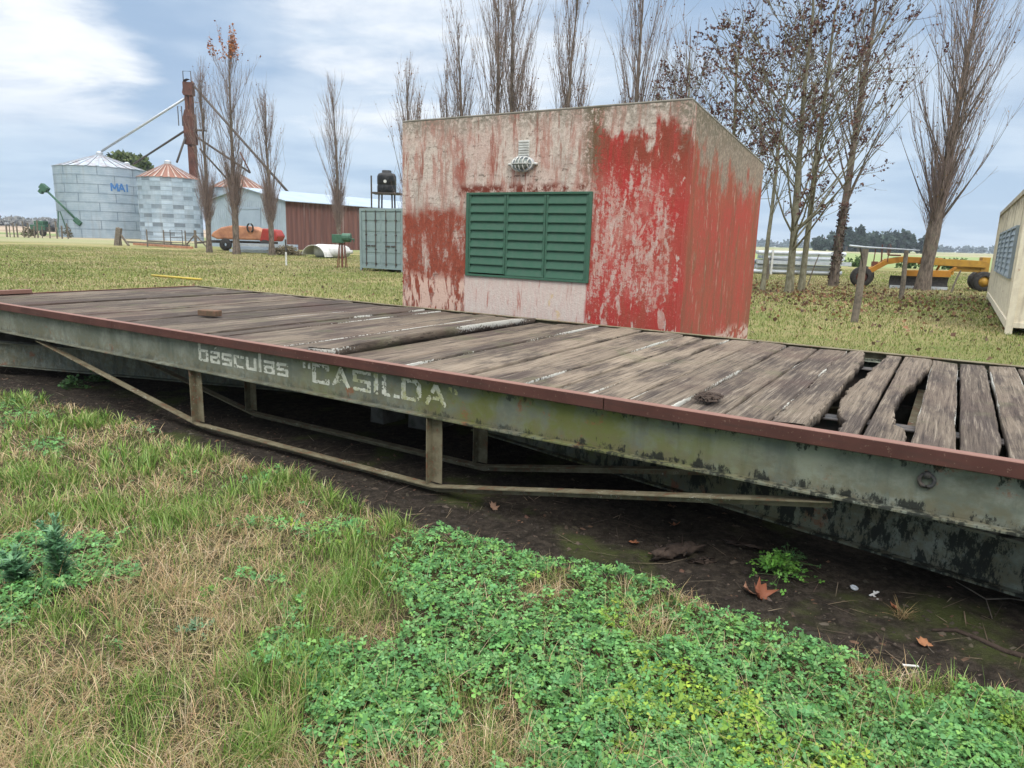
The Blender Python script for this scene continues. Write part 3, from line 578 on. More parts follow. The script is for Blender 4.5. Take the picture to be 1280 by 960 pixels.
# on the deck
def on_deck(u, v): x, y = W(u, v); return x, y
x, y = on_deck(-6.19, .80); q = MB(); q.box(-.10, .10, -.05, .05, 0, .055); o = q.build('brick', 'brick', None, .008); o.location = (x, y, .752); o.rotation_euler[2] = TH + .25
tag(o, 'single mossy brown brick lying on the weighbridge planks', 'brick')
c = Cloud(); r = np.random.default_rng(4)
for k in range(200):
    d = np.clip(r.normal(0, 1, 2), -1.6, 1.6) * (.03, .048); s = r.uniform(.003, .012); h = max(0, .03 - .2 * np.hypot(*d)); a = r.uniform(0, pi)
    P = np.array([(-s * 2, -s * .5, 0), (s * 2, -s * .5, .004), (s * 2, s * .5, .01), (-s * 2, s * .5, .006), (0, 0, s)]) @ np.array([[cos(a), sin(a), 0], [-sin(a), cos(a), 0], [0, 0, 1]]) + (d[0], d[1], .002 + r.uniform(0, 1) * h)
    c.put(P, [(0, 1, 4), (1, 2, 4), (2, 3, 4), (3, 0, 4)], None, (.045, .035, .028))
o = c.build('rotted_wood_heap', 'rot_wood'); x, y = on_deck(-1.3, .32); o.location = (x, y, .748); o.rotation_euler[2] = TH; tag(o, 'dark crumbled heap of rotted wood on the deck near the red rim', 'rotted wood')

# ------------------------------------------------------------------ the hut
HT = thing('control_hut', 'square hut with peeling red and grey paint and a green louvred shutter behind the weighbridge', 'hut', (O[0], O[1], 0), TH)
HL, HR, HF, HB, ZF, ZB = -5.975, -2.525, 3.3, 6.21, 2.83, 2.55
q = MB()    # front wall with an opening for the shutter
a0, a1, z0, z1 = -5.03, -3.475, 1.12, 2.035
for bx in ((HL, a0, -.1, ZF), (a1, HR, -.1, ZF), (a0, a1, -.1, z0), (a0, a1, z1, ZF)): q.box(bx[0], bx[1], HF, HF + .15, bx[2], bx[3])
q.build('front_wall', 'hut_front', HT)
zs = lambda v: ZF + (ZB - ZF) * (v - HF) / (HB - HF)
q = MB(); q.prism([(HF + .15, -.1), (HB, -.1), (HB, ZB), (HF + .15, zs(HF + .15))], HR - .15, HR, 'x'); q.build('side_wall', 'hut_side', HT)
q = MB(); q.prism([(HF + .15, -.1), (HB, -.1), (HB, ZB), (HF + .15, zs(HF + .15))], HL, HL + .15, 'x'); q.build('side_wall', 'hut_side', HT)
q = MB(); q.box(HL + .15, HR - .15, HB - .15, HB, -.1, ZB - .1); q.build('back_wall', 'hut_side', HT)
q = MB(); q.prism([(HF - .004, ZF + .001), (HB + .004, ZB + .001), (HB + .004, ZB + .022), (HF - .004, ZF + .022)], HL - .004, HR + .004, 'x'); q.build('roof', 'hut_roof', HT, .008)
fr = MB(); t_ = .035
for bx in ((a0, a0 + t_, z0, z1), (a1 - t_, a1, z0, z1), (a0 + t_, a1 - t_, z0, z0 + t_ * .7), (a0 + t_, a1 - t_, z1 - t_ * .7, z1)): fr.box(bx[0], bx[1], HF - .02, HF + .05, bx[2], bx[3])
fro = fr.build('shutter', 'shutter_green', HT, .003)
pw = (a1 - a0 - 2 * t_) / 3
for i in range(3):
    p0 = a0 + t_ + i * pw; q = MB(); st = .028; zl, zh = z0 + t_ * .7 + .002, z1 - t_ * .7 - .002
    if i == 0: zl += .012
    q.box(p0 + .003, p0 + st, HF - .012, HF + .03, zl, zh); q.box(p0 + pw - st, p0 + pw - .003, HF - .012, HF + .03, zl, zh)
    n = 9; hh = (zh - zl) / n
    for k in range(n):     # each slat leans out at its foot
        zb = zl + k * hh; q.prism([(HF + .004, zb + hh * 1.02), (HF - .018, zb + .010), (HF - .018, zb + .002), (HF - .012, zb + .002), (HF + .012, zb + hh * 1.02)], p0 + st, p0 + pw - st, 'x')
    q.box(p0 + st, p0 + pw - st, HF + .025, HF + .03, zl, zh)
    q.build('louvre_panel', 'shutter_green', fro)
# bulkhead lamp with a wire cage, and the little vent above it
L = MB(); lu, lz = -4.30, 2.318; L.lathe([(0, .0), (.125, .0), (.125, .03), (.10, .035), (0, .035)], 24, (0, 0, 0), 'y')
lo = L.build('wall_lamp', 'galvanised', HT, smooth=False); lo.scale = (1.08, -1, .66); lo.location = (lu, HF - .001, lz)
q = MB(); q.lathe([(.085, .035), (.082, .06), (.065, .085), (.035, .10), (0, .104)], 20, (0, 0, 0), 'y'); q.build('globe', 'lamp_glass', lo, smooth=True)
q = MB()
for k in range(-2, 3):
    x = k * .042; R_ = math.sqrt(max(.0001, .115 ** 2 - x * x)); q.tube([(x, .03 + .082 * sin(t) * (R_ / .115), R_ * cos(t)) for t in np.linspace(0, pi, 11)], .0065, 6)
q.tube([(.118 * cos(t), .045, .118 * sin(t)) for t in np.linspace(0, 2 * pi, 25)], .008, 6, False); q.tube([(.1 * cos(t), .03 + .082 * sin(t), 0) for t in np.linspace(0, pi, 11)], .0065, 6)
q.box(.12, .16, .0, .04, -.02, .02); q.box(-.16, -.12, .0, .04, -.02, .02); q.build('cage', 'white_paint', lo, smooth=True)
q = MB(); q.box(-4.365, -4.235, HF - .012, HF - .001, 2.40, 2.56)
for k in range(6): q.box(-4.36, -4.24, HF - .022, HF - .0125, 2.408 + k * .026, 2.408 + k * .026 + .015)
q.build('vent', 'white_paint', HT, .002)

# ------------------------------------------------------------------ shipping containers
def corrugated(q, a, c, z0, z1, out, pitch=.28, dep=.036):     # a folded sheet between a and c, thick enough to be a sheet
    a = np.array(a); c = np.array(c); Ln = np.linalg.norm(c - a); t = (c - a) / Ln; o = np.array(out); n = max(1, int(round(Ln / pitch))); p = Ln / n; pts = []
    for i in range(n): pts += [(i * p, 0), (i * p + p * .25, 0), (i * p + p * .5, -dep), (i * p + p * .75, -dep)]
    pts.append((Ln, 0)); P = [a + t * s + o * d for s, d in pts]; Q = [p_ - o * .004 for p_ in P]
    q.prism([tuple(p_) for p_ in P] + [tuple(p_) for p_ in Q[::-1]], z0, z1, 'z')
gc = at(450, 338); GC = thing('shipping_container', 'grey-green shipping container showing its double doors, left of the hut', 'container', (gc[0], gc[1], 0), TH)
Wc, Lc, Hc = 2.44, 6.06, 2.62
q = MB()
for x in (0, Wc - .1):
    for y in (0, Lc - .1): q.box(x, x + .1, y, y + .1, .0, Hc)
for y in (0, Lc - .1): q.box(.1, Wc - .1, y + .002, y + .098, .12, .26); q.box(.1, Wc - .1, y + .002, y + .098, Hc - .12, Hc - .002)
for x in (0, Wc - .1): q.box(x + .002, x + .098, .1, Lc - .1, .12, .26); q.box(x + .002, x + .098, .1, Lc - .1, Hc - .12, Hc - .002)
q.build('frame', 'sage_paint', GC, .006)
q = MB(); corrugated(q, (.03, Lc - .1), (.03, .1), .25, Hc - .11, (-1, 0)); corrugated(q, (Wc - .03, .1), (Wc - .03, Lc - .1), .25, Hc - .11, (1, 0)); corrugated(q, (Wc - .1, Lc - .03), (.1, Lc - .03), .25, Hc - .11, (0, 1)); q.build('side_panel', 'sage_paint', GC)
q = MB(); q.box(.08, Wc - .08, .08, Lc - .08, Hc - .05, Hc - .02); q.build('roof', 'sage_paint', GC)
q = MB(); q.box(.08, Wc - .08, .12, Lc - .12, .2, .24); q.build('floor_frame', 'dark_steel', GC)
for i in range(2):
    x0 = .104 + i * 1.118; q = MB(); q.box(x0, x0 + 1.113, .035, .075, .265, Hc - .125)
    for k in range(5): z = .30 + k * .44; q.box(x0 + .05, x0 + 1.06, .018, .0345, z + .06, z + .36)
    d = q.build('door', 'sage_paint', GC, .006); q = MB()
    for x in (.28, .82):
        q.tube([(x0 + x, .0, .2), (x0 + x, .0, Hc - .08)], .02, 8)
        for z in (.3, .9, 1.5, 2.1): q.box(x0 + x - .05, x0 + x + .05, -.005, .0175, z, z + .05)
        q.box(x0 + x - .03, x0 + x + .24 * (1 if x < .5 else -1), -.02, -.002, 1.05, 1.10)
    q.build('lock_rod', 'dark_steel', d)
CC = thing('office_container', 'stained cream container with a strip of grey louvred windows, cut off by the right edge', 'container', (9.55, 13.63, 0), TH)
Wc, Lc, Hc = 2.44, 12.1, 2.86
q = MB()
for x in (0, Wc - .12):
    for y in (0, Lc - .12): q.box(x, x + .12, y, y + .12, .0, Hc)
for y in (0, Lc - .12): q.box(.12, Wc - .12, y + .002, y + .118, .14, .24); q.box(.12, Wc - .12, y + .002, y + .118, Hc - .12, Hc - .002)
for x in (0, Wc - .12): q.box(x + .002, x + .118, .12, Lc - .12, .10, .26); q.box(x + .002, x + .118, .12, Lc - .12, Hc - .12, Hc - .002)
q.build('frame', 'cream_paint', CC, .006)
q = MB(); wz0, wz1 = 1.05, 2.10; wins = [(1.45 + i * 1.9, 3.1 + i * 1.9) for i in range(4)]
corrugated(q, (.03, Lc - .12), (.03, 9.0), .25, Hc - .11, (-1, 0)); corrugated(q, (.03, 9.0), (.03, .12), .25, wz0, (-1, 0)); corrugated(q, (.03, 9.0), (.03, .12), wz1, Hc - .11, (-1, 0)); corrugated(q, (.03, 1.45), (.03, .12), wz0, wz1, (-1, 0))
for i in range(4): q.box(.0, .035, wins[i][1], wins[i + 1][0] if i < 3 else 9.0, wz0, wz1)
corrugated(q, (Wc - .03, .12), (Wc - .03, Lc - .12), .25, Hc - .11, (1, 0)); q.build('side_panel', 'cream_paint', CC)
for y0, y1 in wins:
    q = MB(); q.box(-.03, .03, y0 - .03, y0 + .02, wz0 - .02, wz1 + .02); q.box(-.03, .03, y1 - .02, y1 + .03, wz0 - .02, wz1 + .02); q.box(-.028, .028, y0 + .02, y1 - .02, wz0 - .02, wz0 + .03); q.box(-.028, .028, y0 + .02, y1 - .02, wz1 - .03, wz1 + .02)
    f_ = q.build('window', 'louvre_grey', CC, .003); q = MB()
    for k in range(8): z = wz0 + .032 + k * .123; q.prism([(-.02, z), (-.012, z), (.02, z + .125), (.012, z + .125)], y0 + .022, y1 - .022, 'y')
    q.build('louvre', 'louvre_grey', f_)
q = MB(); q.box(.122, Wc - .122, .045, .075, .24, Hc - .12); q.box(.5, 1.1, .03, .0445, .5, .75); q.box(.3, 2.1, .036, .0445, 1.0, 1.05); q.build('end_panel', 'cream_paint', CC, .004)
q = MB(); q.box(.1, Wc - .1, .1, Lc - .1, Hc - .06, Hc - .03); q.build('roof', 'cream_paint', CC)
q = MB(); q.box(.2, Wc - .2, .2, Lc - .2, .12, .2); [q.box(.35 + k * .5, .43 + k * .5, .02, .11, .02, .138) for k in range(4)]; q.build('floor_frame', 'rust', CC)

# ------------------------------------------------------------------ silos, elevator, shed
def silo(px, Y, width_px, ye, ya, label, checks=False, rusty=False, word=None, grp='grain silos'):
    s = Y / FPX; R_ = width_px / 2 * s; yc = Y; e = atY(px, ye, Y); a = atY(px, ya, Y); x = atY(px, 298, Y)[0]; ze, za = e[2], a[2]
    t = thing('grain_silo', label, 'silo', (x, Y, 0), 0, grp); n = 72; nr = 14 if checks else 8; c = Cloud(); r = np.random.default_rng(int(px)); rk = r.random((20, 40))
    for i in range(nr):
        z0, z1 = ze * i / nr, ze * (i + 1) / nr
        for j in range(n):
            t0, t1 = 2 * pi * j / n, 2 * pi * (j + 1) / n; bulge = .0
            if checks: k = (.62 if ((j // 4 + (i % 4 > 1) * 1) % 2 == 0 and i % 2) else 1.12) * (.85 + .3 * rk[i, j // 4]) * r.uniform(.93, 1.05)
            else: k = 1 + .10 * ((((j + (i % 2) * 4) // 9 * 7 + i * 5) % 5) / 5 - .5)
            col = np.array((1, 1, 1)) * k
            V = [(R_ * cos(t0), R_ * sin(t0), z0), (R_ * cos(t1), R_ * sin(t1), z0), (R_ * cos(t1), R_ * sin(t1), z1), (R_ * cos(t0), R_ * sin(t0), z1)]
            c.put(V, None, [(0, 1, 2, 3)], np.clip(col, .3, 1.6))
            if not checks and (j + (i % 2) * 4) % 9 == 0:
                q_ = .05 / R_; V = [((R_ + .02) * cos(t0 - q_ + d), (R_ + .02) * sin(t0 - q_ + d), z) for d, z in ((0, z0), (q_ * 2, z0), (q_ * 2, z1), (0, z1))]; c.put(V, None, [(0, 1, 2, 3)], (.55, .57, .6))
        if i:
            for j in range(n):
                t0, t1 = 2 * pi * j / n, 2 * pi * (j + 1) / n; Q = R_ + .025; c.put([(Q * cos(t0), Q * sin(t0), z0 - .05), (Q * cos(t1), Q * sin(t1), z0 - .05), (Q * cos(t1), Q * sin(t1), z0 + .05), (Q * cos(t0), Q * sin(t0), z0 + .05)], None, [(0, 1, 2, 3)], (.72, .74, .76) if not checks else (1.0, 1.0, 1.0))
    c.build('wall', 'silo_sheet', t)
    c = Cloud(); m_ = 28; Re = R_ + .12
    for j in range(m_):
        for q0, q1, up, cc in ((.14, .86, 0, (.24, .115, .08) if rusty else (.37, .43, .48)), (-.14, .14, .07, (.42, .34, .29) if rusty else (.33, .39, .44))):
            t0, t1 = 2 * pi * (j + q0) / m_, 2 * pi * (j + q1) / m_
            c.put([(Re * cos(t0), Re * sin(t0), ze - .05 + up), (Re * cos(t1), Re * sin(t1), ze - .05 + up), (.35 * cos(t1), .35 * sin(t1), za - .2 + up), (.35 * cos(t0), .35 * sin(t0), za - .2 + up)], None, [(0, 1, 2, 3)], cc)
    rf = c.build('roof', 'silo_roof_rust', t)
    q = MB(); q.lathe([(.42, za - .25), (.42, za + .1), (.2, za + .25), (0, za + .25)], 14); q.build('hatch', 'galvanised', rf)
    if word:                                     # blue letters wrapped on the wall
        c = Cloud(); gl = {'M': [[(0, 0), (0, 1), (.5, .3), (1, 1), (1, 0)]], 'A': [[(0, 0), (.5, 1), (1, 0)], [(.25, .35), (.75, .35)]], 'I': [[(.3, 0), (.3, 1)]]}
        pos = 0; hL = .98; zc = atY(168, 240, Y - R_ * .6)[2]
        for ch in word:
            for st in gl[ch]:
                for a_, b_ in zip(st[:-1], st[1:]):
                    dx, dz = (b_[0] - a_[0]), (b_[1] - a_[1]); ln = hypot(dx, dz); nxv, nz = -dz / ln * .13, dx / ln * .13; P = []
                    for (qx, qz), sg in ((a_, 1), (b_, 1), (b_, -1), (a_, -1)):
                        sx = (pos + qx + nxv * sg) * .74; ang = word_ang + sx / R_; P.append(((R_ + .04) * cos(ang), (R_ + .04) * sin(ang), zc + (qz + nz * sg) * hL))
                    c.put(P, None, [(0, 1, 2, 3)], (.1, .3, .8)); c.put(np.array(P) * (1.0008, 1.0008, 1), None, None, None) if False else None
            pos += 1.16 if ch != 'I' else .8
        o = c.build('lettering', 'silo_blue', t); o['label'] = 'blue painted letters MAI on the silo wall'
    return t
word_ang = atan2(-1, .55) + .20
silo(133.5, 98.5, 99, 211.5, 192, 'big plain galvanised silo with blue letters, biggest of the group', word='MAI')
silo(216, 93.5, 70, 223.5, 203, 'silo with dark checkered sheets and a rust-streaked cone roof, in front of the elevator tower', True, True)
silo(166, 112, 58, 222, 205, 'silo with a pale rusty cone roof showing between the two front silos', True, True)
silo(302, 99, 66, 236, 216, 'silo with an orange rusty cone roof standing behind the poplars and the shed gable', True, True)
tb = atY(246, 300, 96); tt = atY(238, 97, 96)
EV_ = thing('bucket_elevator', 'tall rusty grain elevator tower with spouts running down to the silos', 'elevator', (tb[0] + .1, 96, 0))
zt = tt[2]; zp = atY(240, 150, 96)[2]
q = MB(); q.box(-.40, .48, -.4, .4, 0, zp * .78); q.box(-.45, -.05, -.3, .3, zp * .78, zt - 2.2); q.box(.1, .5, -.3, .3, zp * .78, zt - 2.2); q.build('shaft', 'tower_rust', EV_)
q = MB(); q.box(-.75, .65, -.5, .5, zp * .80, zp + .3); q.prism([(-.75, zp + .3), (.65, zp + .3), (.3, zp + 1.2), (-.5, zp + 1.2)], -.5, .5); q.build('distributor', 'tower_rust', EV_, .03)
q = MB(); q.box(-.55, .65, -.45, .45, zt - 2.2, zt - .6); q.prism([(-.7, zt - 1.9), (-.55, zt - 1.2), (-.55, zt - 2.2)], -.4, .4); q.lathe([(.6, -.42), (.6, .42)], 16, (.05, 0, zt - .8), 'y'); q.build('head', 'tower_rust', EV_, .03)
for x0, x1, z0, z1 in ((-.45, .55, zt - .6, zt + .7), (.9, 1.9, zp - 1.2, zp + 1.5), (-1.4, -.9, zp - .8, zp + 1.6)): q = MB(); q.tube([(x0, -.3, z0), (x0, -.3, z1), (x1, -.3, z1), (x1, -.3, z0)], .06, 6); q.build('platform_rail', 'dark_steel', EV_)
q = MB(); q.box(.5, 1.9, -.6, .6, zp - 1.3, zp - 1.2); q.build('platform', 'dark_steel', EV_)
def spout(a, c, r, m='galvanised'):
    q = MB(); off = np.array([tb[0] + .1, 96, 0]); q.tube([np.array(a) - off, np.array(c) - off], r, 8); q.build('spout', m, EV_, smooth=True)
spout(atY(239, 118, 96), atY(127, 189, 98.5), .16); spout(atY(232, 163, 96), atY(167, 205, 110), .14, 'dark_steel'); spout(atY(234, 165, 96), atY(221, 203, 93.5), .13, 'dark_steel')
spout(atY(243, 108, 96), atY(360, 240, 86), .15, 'dark_steel'); spout(atY(247, 172, 96), atY(313, 216, 97), .14, 'dark_steel'); spout(atY(250, 186, 96), atY(285, 225, 97), .12, 'dark_steel'); spout(atY(300, 190, 99), atY(313, 216, 99), .10, 'rust')

SH = 62.0; sc_ = atY(358, 310, SH); SD = thing('storage_shed', 'long shed with a grey sheet gable and rust-red ribbed side behind the bare poplars', 'shed', (sc_[0], SH, 0), TH)
eh = atY(358, 250, SH)[2]; GW, RH, SLn = 10.5, eh + 1.05, 24.
q = MB(); q.prism([(-GW, 0), (0, 0), (0, eh), (-GW / 2, RH - .05), (-GW, eh)], 0, .06); [q.box(-GW + .12 + k * .3, -GW + .18 + k * .3, -.03, -.001, .05, eh - .05) for k in range(int(GW / .3))]; q.build('gable_wall', 'shed_sheet', SD)
q = MB(); corrugated(q, (0, .07), (0, SLn), 0, eh, (1, 0), .5, .06); q.build('side_wall', 'shed_side', SD)
q = MB(); corrugated(q, (-GW, SLn), (-GW, .07), 0, eh, (-1, 0), .5, .06); q.build('side_wall', 'shed_side', SD)
q = MB(); q.prism([(-GW, 0), (0, 0), (0, eh), (-GW / 2, RH - .05), (-GW, eh)], SLn, SLn + .06); q.build('gable_wall', 'shed_sheet', SD)
q = MB()
for s in (0, 1):
    e0 = (.35, eh - .12) if not s else (-GW - .35, eh - .12); q.prism([e0, (-GW / 2, RH), (-GW / 2, RH + .06), (e0[0], e0[1] + .06)], -.25, SLn + .3)
q.build('roof', 'shed_roof', SD)
q = MB(); q.box(-7.4, -3.2, -.07, -.032, .02, 3.4); q.box(-7.5, -3.1, -.10, -.031, 3.41, 3.55); q.build('door', 'shed_roof', SD)

# black water tank on its stand
tk = atY(484, 300, 46.); WT = thing('water_tank', 'black plastic water tank up on a thin steel stand above the green container', 'water tank', (tk[0], 46, 0))
z0 = atY(484, 241, 46)[2]; z1 = atY(484, 213, 46)[2]; hh = z1 - z0
q = MB(); q.lathe([(0, 0), (.58, 0), (.60, .06), (.60, hh * .3), (.57, hh * .34), (.60, hh * .38), (.60, hh * .72), (.52, hh * .84), (.3, hh * .89), (.3, hh * .98), (.26, hh), (0, hh)], 28, (0, 0, z0)); q.build('tank', 'black_plastic', WT, smooth=True)
q = MB(); q.lathe([(0, -.004), (.10, -.004)], 12, (0, -.615, z0 + hh * .48), 'y'); o = q.build('maker_badge', 'white_paint', WT); 
q = MB(); q.box(-.85, .95, -.7, .7, z0 - .1, z0 - .001)
for x in (-.45, .45):
    for y in (-.5, .5): q.bar((x * 1.1, y, 0), (x * .9, y, z0 - .1), .09, .09)
q.box(-.9, .9, -.55, -.45, 2.9, 2.98); q.build('stand', 'dark_steel', WT)
q = MB(); q.tube([(-.92, -.3, 0), (-.92, -.3, z0 + 1.0)], .05, 8); q.build('pipe', 'dark_steel', WT)

# ------------------------------------------------------------------ trees
def rnd(r, a, b, n=None): return r.uniform(a, b, n)
def curve_from(P0, d0, L, k, r, up=.3, wob=.08):      # limbs that start at P0 along d0 and turn upward
    n = len(P0); d = d0 / np.linalg.norm(d0, axis=1, keepdims=True); P = [P0]; s = (L / (k - 1))[:, None]
    for i in range(k - 1):
        d = d + np.array([0, 0, up / (k - 1)]) + r.normal(0, wob, (n, 3)); d /= np.linalg.norm(d, axis=1, keepdims=True); P.append(P[-1] + d * s)
    return np.stack(P, 1)
def along(P, t):                                    # points and directions at fraction t along each limb
    k = P.shape[1]; x = np.clip(t, 0, .999) * (k - 1); i = x.astype(int); f = (x - i)[:, None]; a = P[np.arange(len(P)), i]; b = P[np.arange(len(P)), i + 1]
    return a * (1 - f) + b * f, b - a
def put_limbs(cl, P, r0, r1, n, col, r):
    k = P.shape[1]; m = len(P); rr = np.asarray(r0)[..., None] * np.ones((m, 1)) if np.ndim(r0) else np.full((m, 1), r0)
    R_ = rr + (r1 - rr) * np.linspace(0, 1, k)[None] ** .8; V, F = tubes(P, R_, n)
    cl.put(V, None, F, np.repeat(np.asarray(col) * r.uniform(.75, 1.25, (m, 1)), k * n, 0))
def put_leaves(cl, P, size, cols, r, hang=.5):
    n = len(P); a = r.normal(0, 1, (n, 3)); a[:, 2] -= hang; a /= np.linalg.norm(a, axis=1, keepdims=True); b = np.cross(a, r.normal(0, 1, (n, 3))); b /= np.linalg.norm(b, axis=1, keepdims=True) + 1e-9
    s = (size * r.uniform(.6, 1.3, n))[:, None]; c = np.cross(a, b) * s * .18
    V = np.stack([P, P + a * s * .5 + b * s * .42 + c, P + a * s, P + a * s * .5 - b * s * .42 + c], 1); k = np.arange(n)[:, None] * 4
    cols = np.asarray(cols); cc = cols[r.integers(0, len(cols), n)] * r.uniform(.7, 1.3, (n, 1))
    cl.put(V, np.concatenate([k + [0, 1, 2], k + [0, 2, 3]]), None, np.repeat(cc, 4, 0))
TW = (.25, .19, .165)
def poplar(name, label, loc, seed, H, R_, trunk_r=.19, low=.17, n1=62, lean=(0, 0), leaves=260, leafc=((.22, .12, .05), (.16, .085, .05)), group='bare poplars in a row', epi=260, knob=1.25, lim=1., tip=False):
    r = np.random.default_rng(seed); t = thing(name, label, 'tree', (loc[0], loc[1], float(gz(loc[0], loc[1]))), 0, group)
    c = Cloud(); k = 12; z = np.linspace(-.1, H * .93, k); wob = np.cumsum(r.normal(0, .035, (k, 2)), 0) * (z / H)[:, None] * 1.5; wob[:2] = 0
    T = np.stack([wob[:, 0] + lean[0] * z, wob[:, 1] + lean[1] * z, z], 1)
    rad = trunk_r * np.clip(1 - z / (H * .93), 0, 1) ** 1.15 + .010; rad[0] *= 1.35; rad = rad * (1 + (knob - 1) * np.exp(-((z - H * low) / (.07 * H)) ** 2))
    V, F = tubes(T[None], rad[None], 9); c.put(V, None, F, (.1, .08, .065))
    h = low + (r.random(n1) ** 1.15) * (.9 - low); P0, _ = along(np.repeat(T[None], n1, 0), h); az = r.uniform(0, 2 * pi, n1); out = .80 * R_ * np.clip(1.35 * (1 - h) ** .6, .25, 1) * r.uniform(.35, 1.0, n1); L = H * np.clip(.42 * (1 - h) + .10, .1, .42) * r.uniform(.7, 1.15, n1)
    d = np.stack([np.cos(az) * out / L * 2.2, np.sin(az) * out / L * 2.2, np.ones(n1)], 1) + np.array([lean[0], lean[1], 0])
    B = curve_from(P0, d, L, 6, r, .55, .05); put_limbs(c, B, (.021 * (1.25 - h) + .005) * lim, .004, 4, (.195, .152, .128), r)
    c.build('trunk', 'bark', t, True)
    cr = Cloud(); n1_ = n1; m = n1 * 9; i = r.integers(0, n1, m); p, dd = along(B[i], r.uniform(.08, 1, m)); dd /= np.linalg.norm(dd, axis=1, keepdims=True)
    q = curve_from(p, dd + r.normal(0, .24, (m, 3)), L[i] * r.uniform(.12, .38, m) + .15, 4, r, .6, .07); put_limbs(cr, q, .008, .003, 3, TW, r)
    m2 = int(m * .7); j = r.integers(0, m, m2); p, dd = along(q[j], r.uniform(.2, .95, m2)); dd /= np.linalg.norm(dd, axis=1, keepdims=True)
    put_limbs(cr, curve_from(p, dd + r.normal(0, .4, (m2, 3)), r.uniform(.2, .5, m2), 3, r, .5, .05), .0045, .0025, 3, TW, r)
    if epi:                                         # the brush of thin shoots round the swollen lower trunk
        hz = low * r.uniform(.75, 1.75, epi); p, _ = along(np.repeat(T[None], epi, 0), hz); az = r.uniform(0, 2 * pi, epi); s = r.uniform(.25, .62, epi)
        e = curve_from(p, np.stack([np.cos(az) * s, np.sin(az) * s, np.ones(epi)], 1), H * r.uniform(.08, .21, epi), 4, r, .9, .06); put_limbs(cr, e, .009, .0035, 3, TW, r)
        m3 = epi * 4; j = r.integers(0, epi, m3); p, dd = along(e[j], r.uniform(.2, .9, m3)); put_limbs(cr, curve_from(p, dd / np.linalg.norm(dd, axis=1, keepdims=True) + r.normal(0, .3, (m3, 3)), r.uniform(.3, .8, m3), 3, r, .5), .008, .003, 3, TW, r)
    if leaves:
        nn = leaves * (8 if tip else 1); j = r.integers(0, m, nn); p, _ = along(q[j], r.random(nn)); p = p[p[:, 2] > H * .84] if tip else p; put_leaves(cr, p, .14 if tip else .075, leafc, r)
    cr.build('crown', 'twig', t); return t
def spot(px, py): p = at(px, py); return p[0], p[1]
def behind(px, Y, py=130): return atY(px, py, Y)[0], Y
poplar('poplar', 'slim bare poplar just right of the elevator tower, thin at the top', spot(262, 316), 1, 12.7, .85, .16, n1=46)
poplar('poplar', 'tall bare poplar with orange leaves at its tip, between the tower and the shed gable', spot(296, 318), 2, 14.2, 1.45, .2, low=.19, n1=66, leaves=300, leafc=((.42, .17, .07), (.32, .13, .07)), tip=True)
poplar('poplar', 'short bare poplar in front of the right end of the shed gable', spot(340, 319), 3, 10.8, .95, .17, low=.2, n1=48)
poplar('poplar', 'slender bare poplar standing alone against the rust-red shed wall', spot(424, 316), 4, 13.9, 1.15, .18, low=.17, n1=56)
poplar('poplar', 'thin bare poplar rising just right of the hut\'s left roof corner', behind(510, 41), 5, 11.6, .75, .15, n1=44, epi=120)
poplar('poplar', 'short second stem of bare poplar rising beside the thin one over the hut\'s left corner', behind(521, 42), 6, 9.8, .55, .1, n1=34, epi=80)
poplar('poplar', 'bare poplar pair member, taller, rising over the hut left of the wall lamp', behind(577, 39), 7, 13.8, .85, .17, n1=48, epi=120)
poplar('poplar', 'bare poplar, the shorter one left of its tall neighbour, left of the wall lamp', behind(562, 40), 8, 11.4, .7, .13, n1=42, epi=100)
poplar('poplar', 'dense tall bare poplar, left one of the close pair above the wall lamp', behind(624, 37), 9, 15.5, 1.15, .2, n1=66, epi=120)
poplar('poplar', 'dense tall bare poplar, right one of the close pair above the wall lamp', behind(641, 36.2), 10, 16.0, 1.2, .21, n1=66, epi=120)
poplar('poplar', 'low thin bare poplar just right of the tall close pair above the wall lamp', behind(662, 36), 12, 9.3, .5, .11, n1=34, epi=80)
poplar('poplar', 'tall straight bare poplar above the right half of the green shutter', behind(706, 34.6), 13, 14.4, .85, .19, n1=52, epi=100)
poplar('poplar', 'low bushy bare poplar touching the tall straight one above the shutter', behind(721, 35), 14, 9.2, .75, .12, n1=40, epi=80)
poplar('poplar', 'tall forking bare poplar above the red painted part of the hut', behind(797, 33), 15, 15.2, 1.2, .2, n1=64, epi=100)
poplar('poplar', 'small thin bare poplar left of the forking one above the red paint', behind(779, 34), 16, 8.4, .6, .1, n1=34, epi=60)
poplar('poplar', 'bare poplar behind the hut\'s highest roof corner, thin among brown leaves', behind(862, 31), 17, 11.0, 1.0, .15, n1=46, epi=80)
